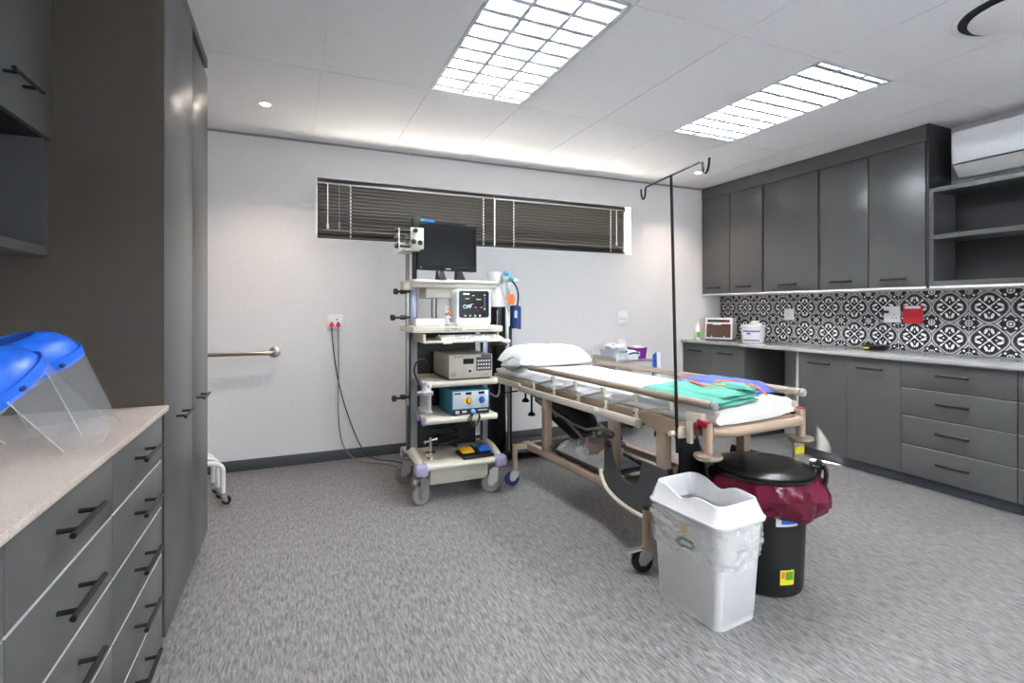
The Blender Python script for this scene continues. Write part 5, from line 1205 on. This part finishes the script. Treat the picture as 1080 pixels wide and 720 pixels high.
# ------------------------------------------------------------------ steel cart behind the bed
ct = thing('steel_cart', 'small steel instrument cart behind the bed by the back wall', 'cart', (2.98, 4.10, 0))
hw, hd_ = 0.23, 0.21
for sx in (-1, 1):
    for sy in (-1, 1):
        MB().cyl((sx * hw, sy * hd_, 0.08), (sx * hw, sy * hd_, 0.83), 0.012).build('leg', 'white_plastic', ct)
        MB().cyl((sx * hw + 0.012, sy * hd_ - 0.011, 0.04), (sx * hw + 0.012, sy * hd_ + 0.011, 0.04), 0.04, n=18).mat(1).box((sx * hw, sy * hd_, 0.075), (0.03, 0.034, 0.03), 0.004).build('castor', ['black', 'mid_grey'], ct)
MB().bb(-hw, hw, -hd_, hd_, 0.745, 0.757, 0.003).build('top_shelf', 'steel', ct)
MB().bb(-hw - 0.004, -hw + 0.004, -hd_ + 0.014, hd_ - 0.014, 0.66, 0.79, 0.003).build('side_plate', 'brushed', ct)
MB().lathe([(0.0, 0), (0.022, 0), (0.02, 0.008), (0.0, 0.008)], 16, (-hw - 0.005, hd_ - 0.1, 0.73), rot_to((-1, 0, 0))).build('side_knob', 'chrome', ct)
MB().bb(-hw, hw, -hd_, hd_, 0.28, 0.292, 0.003).build('lower_shelf', 'steel', ct)
def basin(name, m_, w_, d_, h_, loc, label, cat, rz=0.0, group=None):
    t = thing(name, label, cat, loc, rz, group)
    MB().loft([rrect(w_ * 0.82, d_ * 0.82, 0.02, 0), rrect(w_ * 0.96, d_ * 0.96, 0.025, h_), rrect(w_ * 1.04, d_ * 1.04, 0.025, h_ + 0.001), rrect(w_ * 1.04, d_ * 1.04, 0.025, h_ + 0.006), rrect(w_ * 0.92, d_ * 0.92, 0.022, h_ + 0.005), rrect(w_ * 0.78, d_ * 0.78, 0.018, 0.005)]).build('tub', m_, t)
    return t
t = basin('storage_basin', 'basin_pale', 0.20, 0.24, 0.09, (2.86, 4.10, 0.7575), 'pale bluish-white basin with white cloths on the left of the steel cart', 'basin', 0.1, 'basins on the steel cart')
MB().bb(-0.02, 0.09, -0.126, -0.118, 0.07, 0.082, 0.002).build('green_clip', 'mint', t)
for k in range(3):
    b = MB().sphere((0, 0, 0), (0.05, 0.05, 0.03), 16, 10); b.v = [tuple(Vector(p) * (1 + 0.5 * noise.noise(Vector(p) * 28 + Vector((k * 7, 0, 0))))) for p in b.v]
    o = b.build('white_cloth', 'white_ink', None, (2.80 + 0.055 * k, 4.08 + 0.03 * (k % 2), 0.875 + 0.012 * (k == 1)), ang=30)
    tag(o, ('leftmost', 'topmost', 'rightmost')[k] + ' white swab bundle in the pale basin on the cart', 'cloth', 'swab bundles in the pale basin')
t = basin('storage_basin', 'purple', 0.15, 0.19, 0.10, (3.115, 4.08, 0.7575), 'purple basin at the right end of the steel cart', 'basin', 0.0, 'basins on the steel cart')
MB().bb(-0.05, -0.03, -0.096, -0.088, 0.03, 0.07).build('paper_label', 'white_ink', t, flat=True)
o = MB().box((0, 0, 0.012), (0.12, 0.1, 0.024), 0.008, RX(0.1)).build('swab_pack', 'white_ink', None, (3.12, 4.08, 0.852)); tag(o, 'white swab pack lying in the purple basin', 'swab pack')
t = thing('wipes_pack', 'white and navy soft wipes pack between the two basins on the cart', 'wipes', (2.99, 4.01, 0.7575))
MB().loft([rrect(0.13, 0.10, 0.02, 0), rrect(0.14, 0.11, 0.03, 0.03), rrect(0.12, 0.09, 0.03, 0.075), rrect(0.06, 0.04, 0.015, 0.09)]).build('pack', 'white_gloss', t)
MB().tube([(-0.055, -0.055, 0.055), (-0.02, -0.062, 0.066), (0.03, -0.062, 0.066), (0.06, -0.052, 0.055)], 0.008, 8, 2).build('navy_band', 'navy', t)
t = thing('spray_trigger', 'white plastic sleeve leaning up behind the wipes pack on the cart', 'sleeve', (2.985, 4.12, 0.7575))
MB().loft([rrect(0.1, 0.03, 0.01, 0.0, cx=0.02), rrect(0.09, 0.03, 0.01, 0.1, cx=0.0), rrect(0.035, 0.02, 0.006, 0.19, cx=-0.045)]).build('sleeve', 'white_gloss', t)
t.name = 'paper_sleeve'
t = thing('slim_bottle', 'slim white bottle standing behind the purple basin on the cart', 'bottle', (3.07, 4.215, 0.7575))
MB().lathe([(0.0, 0), (0.025, 0), (0.025, 0.12), (0.01, 0.14), (0.009, 0.19), (0.0, 0.19)], 16).build('body', 'white_gloss', t)
t = thing('hanging_cloth', 'bright blue and white cloth hanging from the front right post of the cart', 'cloth', (3.185, 3.862, 0.60))
MB().grid(lambda u, v: Vector((-0.055 + 0.05 * u, -0.012 * math.sin(3 * u + v), 0.21 * v + 0.02 * u)), 5, 8, (0, -0.008, 0)).build('blue_side', 'bright_blue', t)
MB().grid(lambda u, v: Vector((-0.002 + 0.05 * u, -0.014 * math.sin(3 * u), 0.23 * v)), 5, 8, (0, -0.01, 0)).build('white_side', 'white_gloss', t)
t = basin('storage_tray', 'yellow', 0.18, 0.2, 0.05, (2.86, 4.06, 0.2925), 'yellow tray on the lower shelf of the steel cart', 'tray', 0, 'trays on the cart lower shelf')
t = basin('storage_tray', 'red', 0.16, 0.2, 0.05, (3.07, 4.06, 0.2925), 'red tray on the lower shelf of the steel cart', 'tray', 0, 'trays on the cart lower shelf')
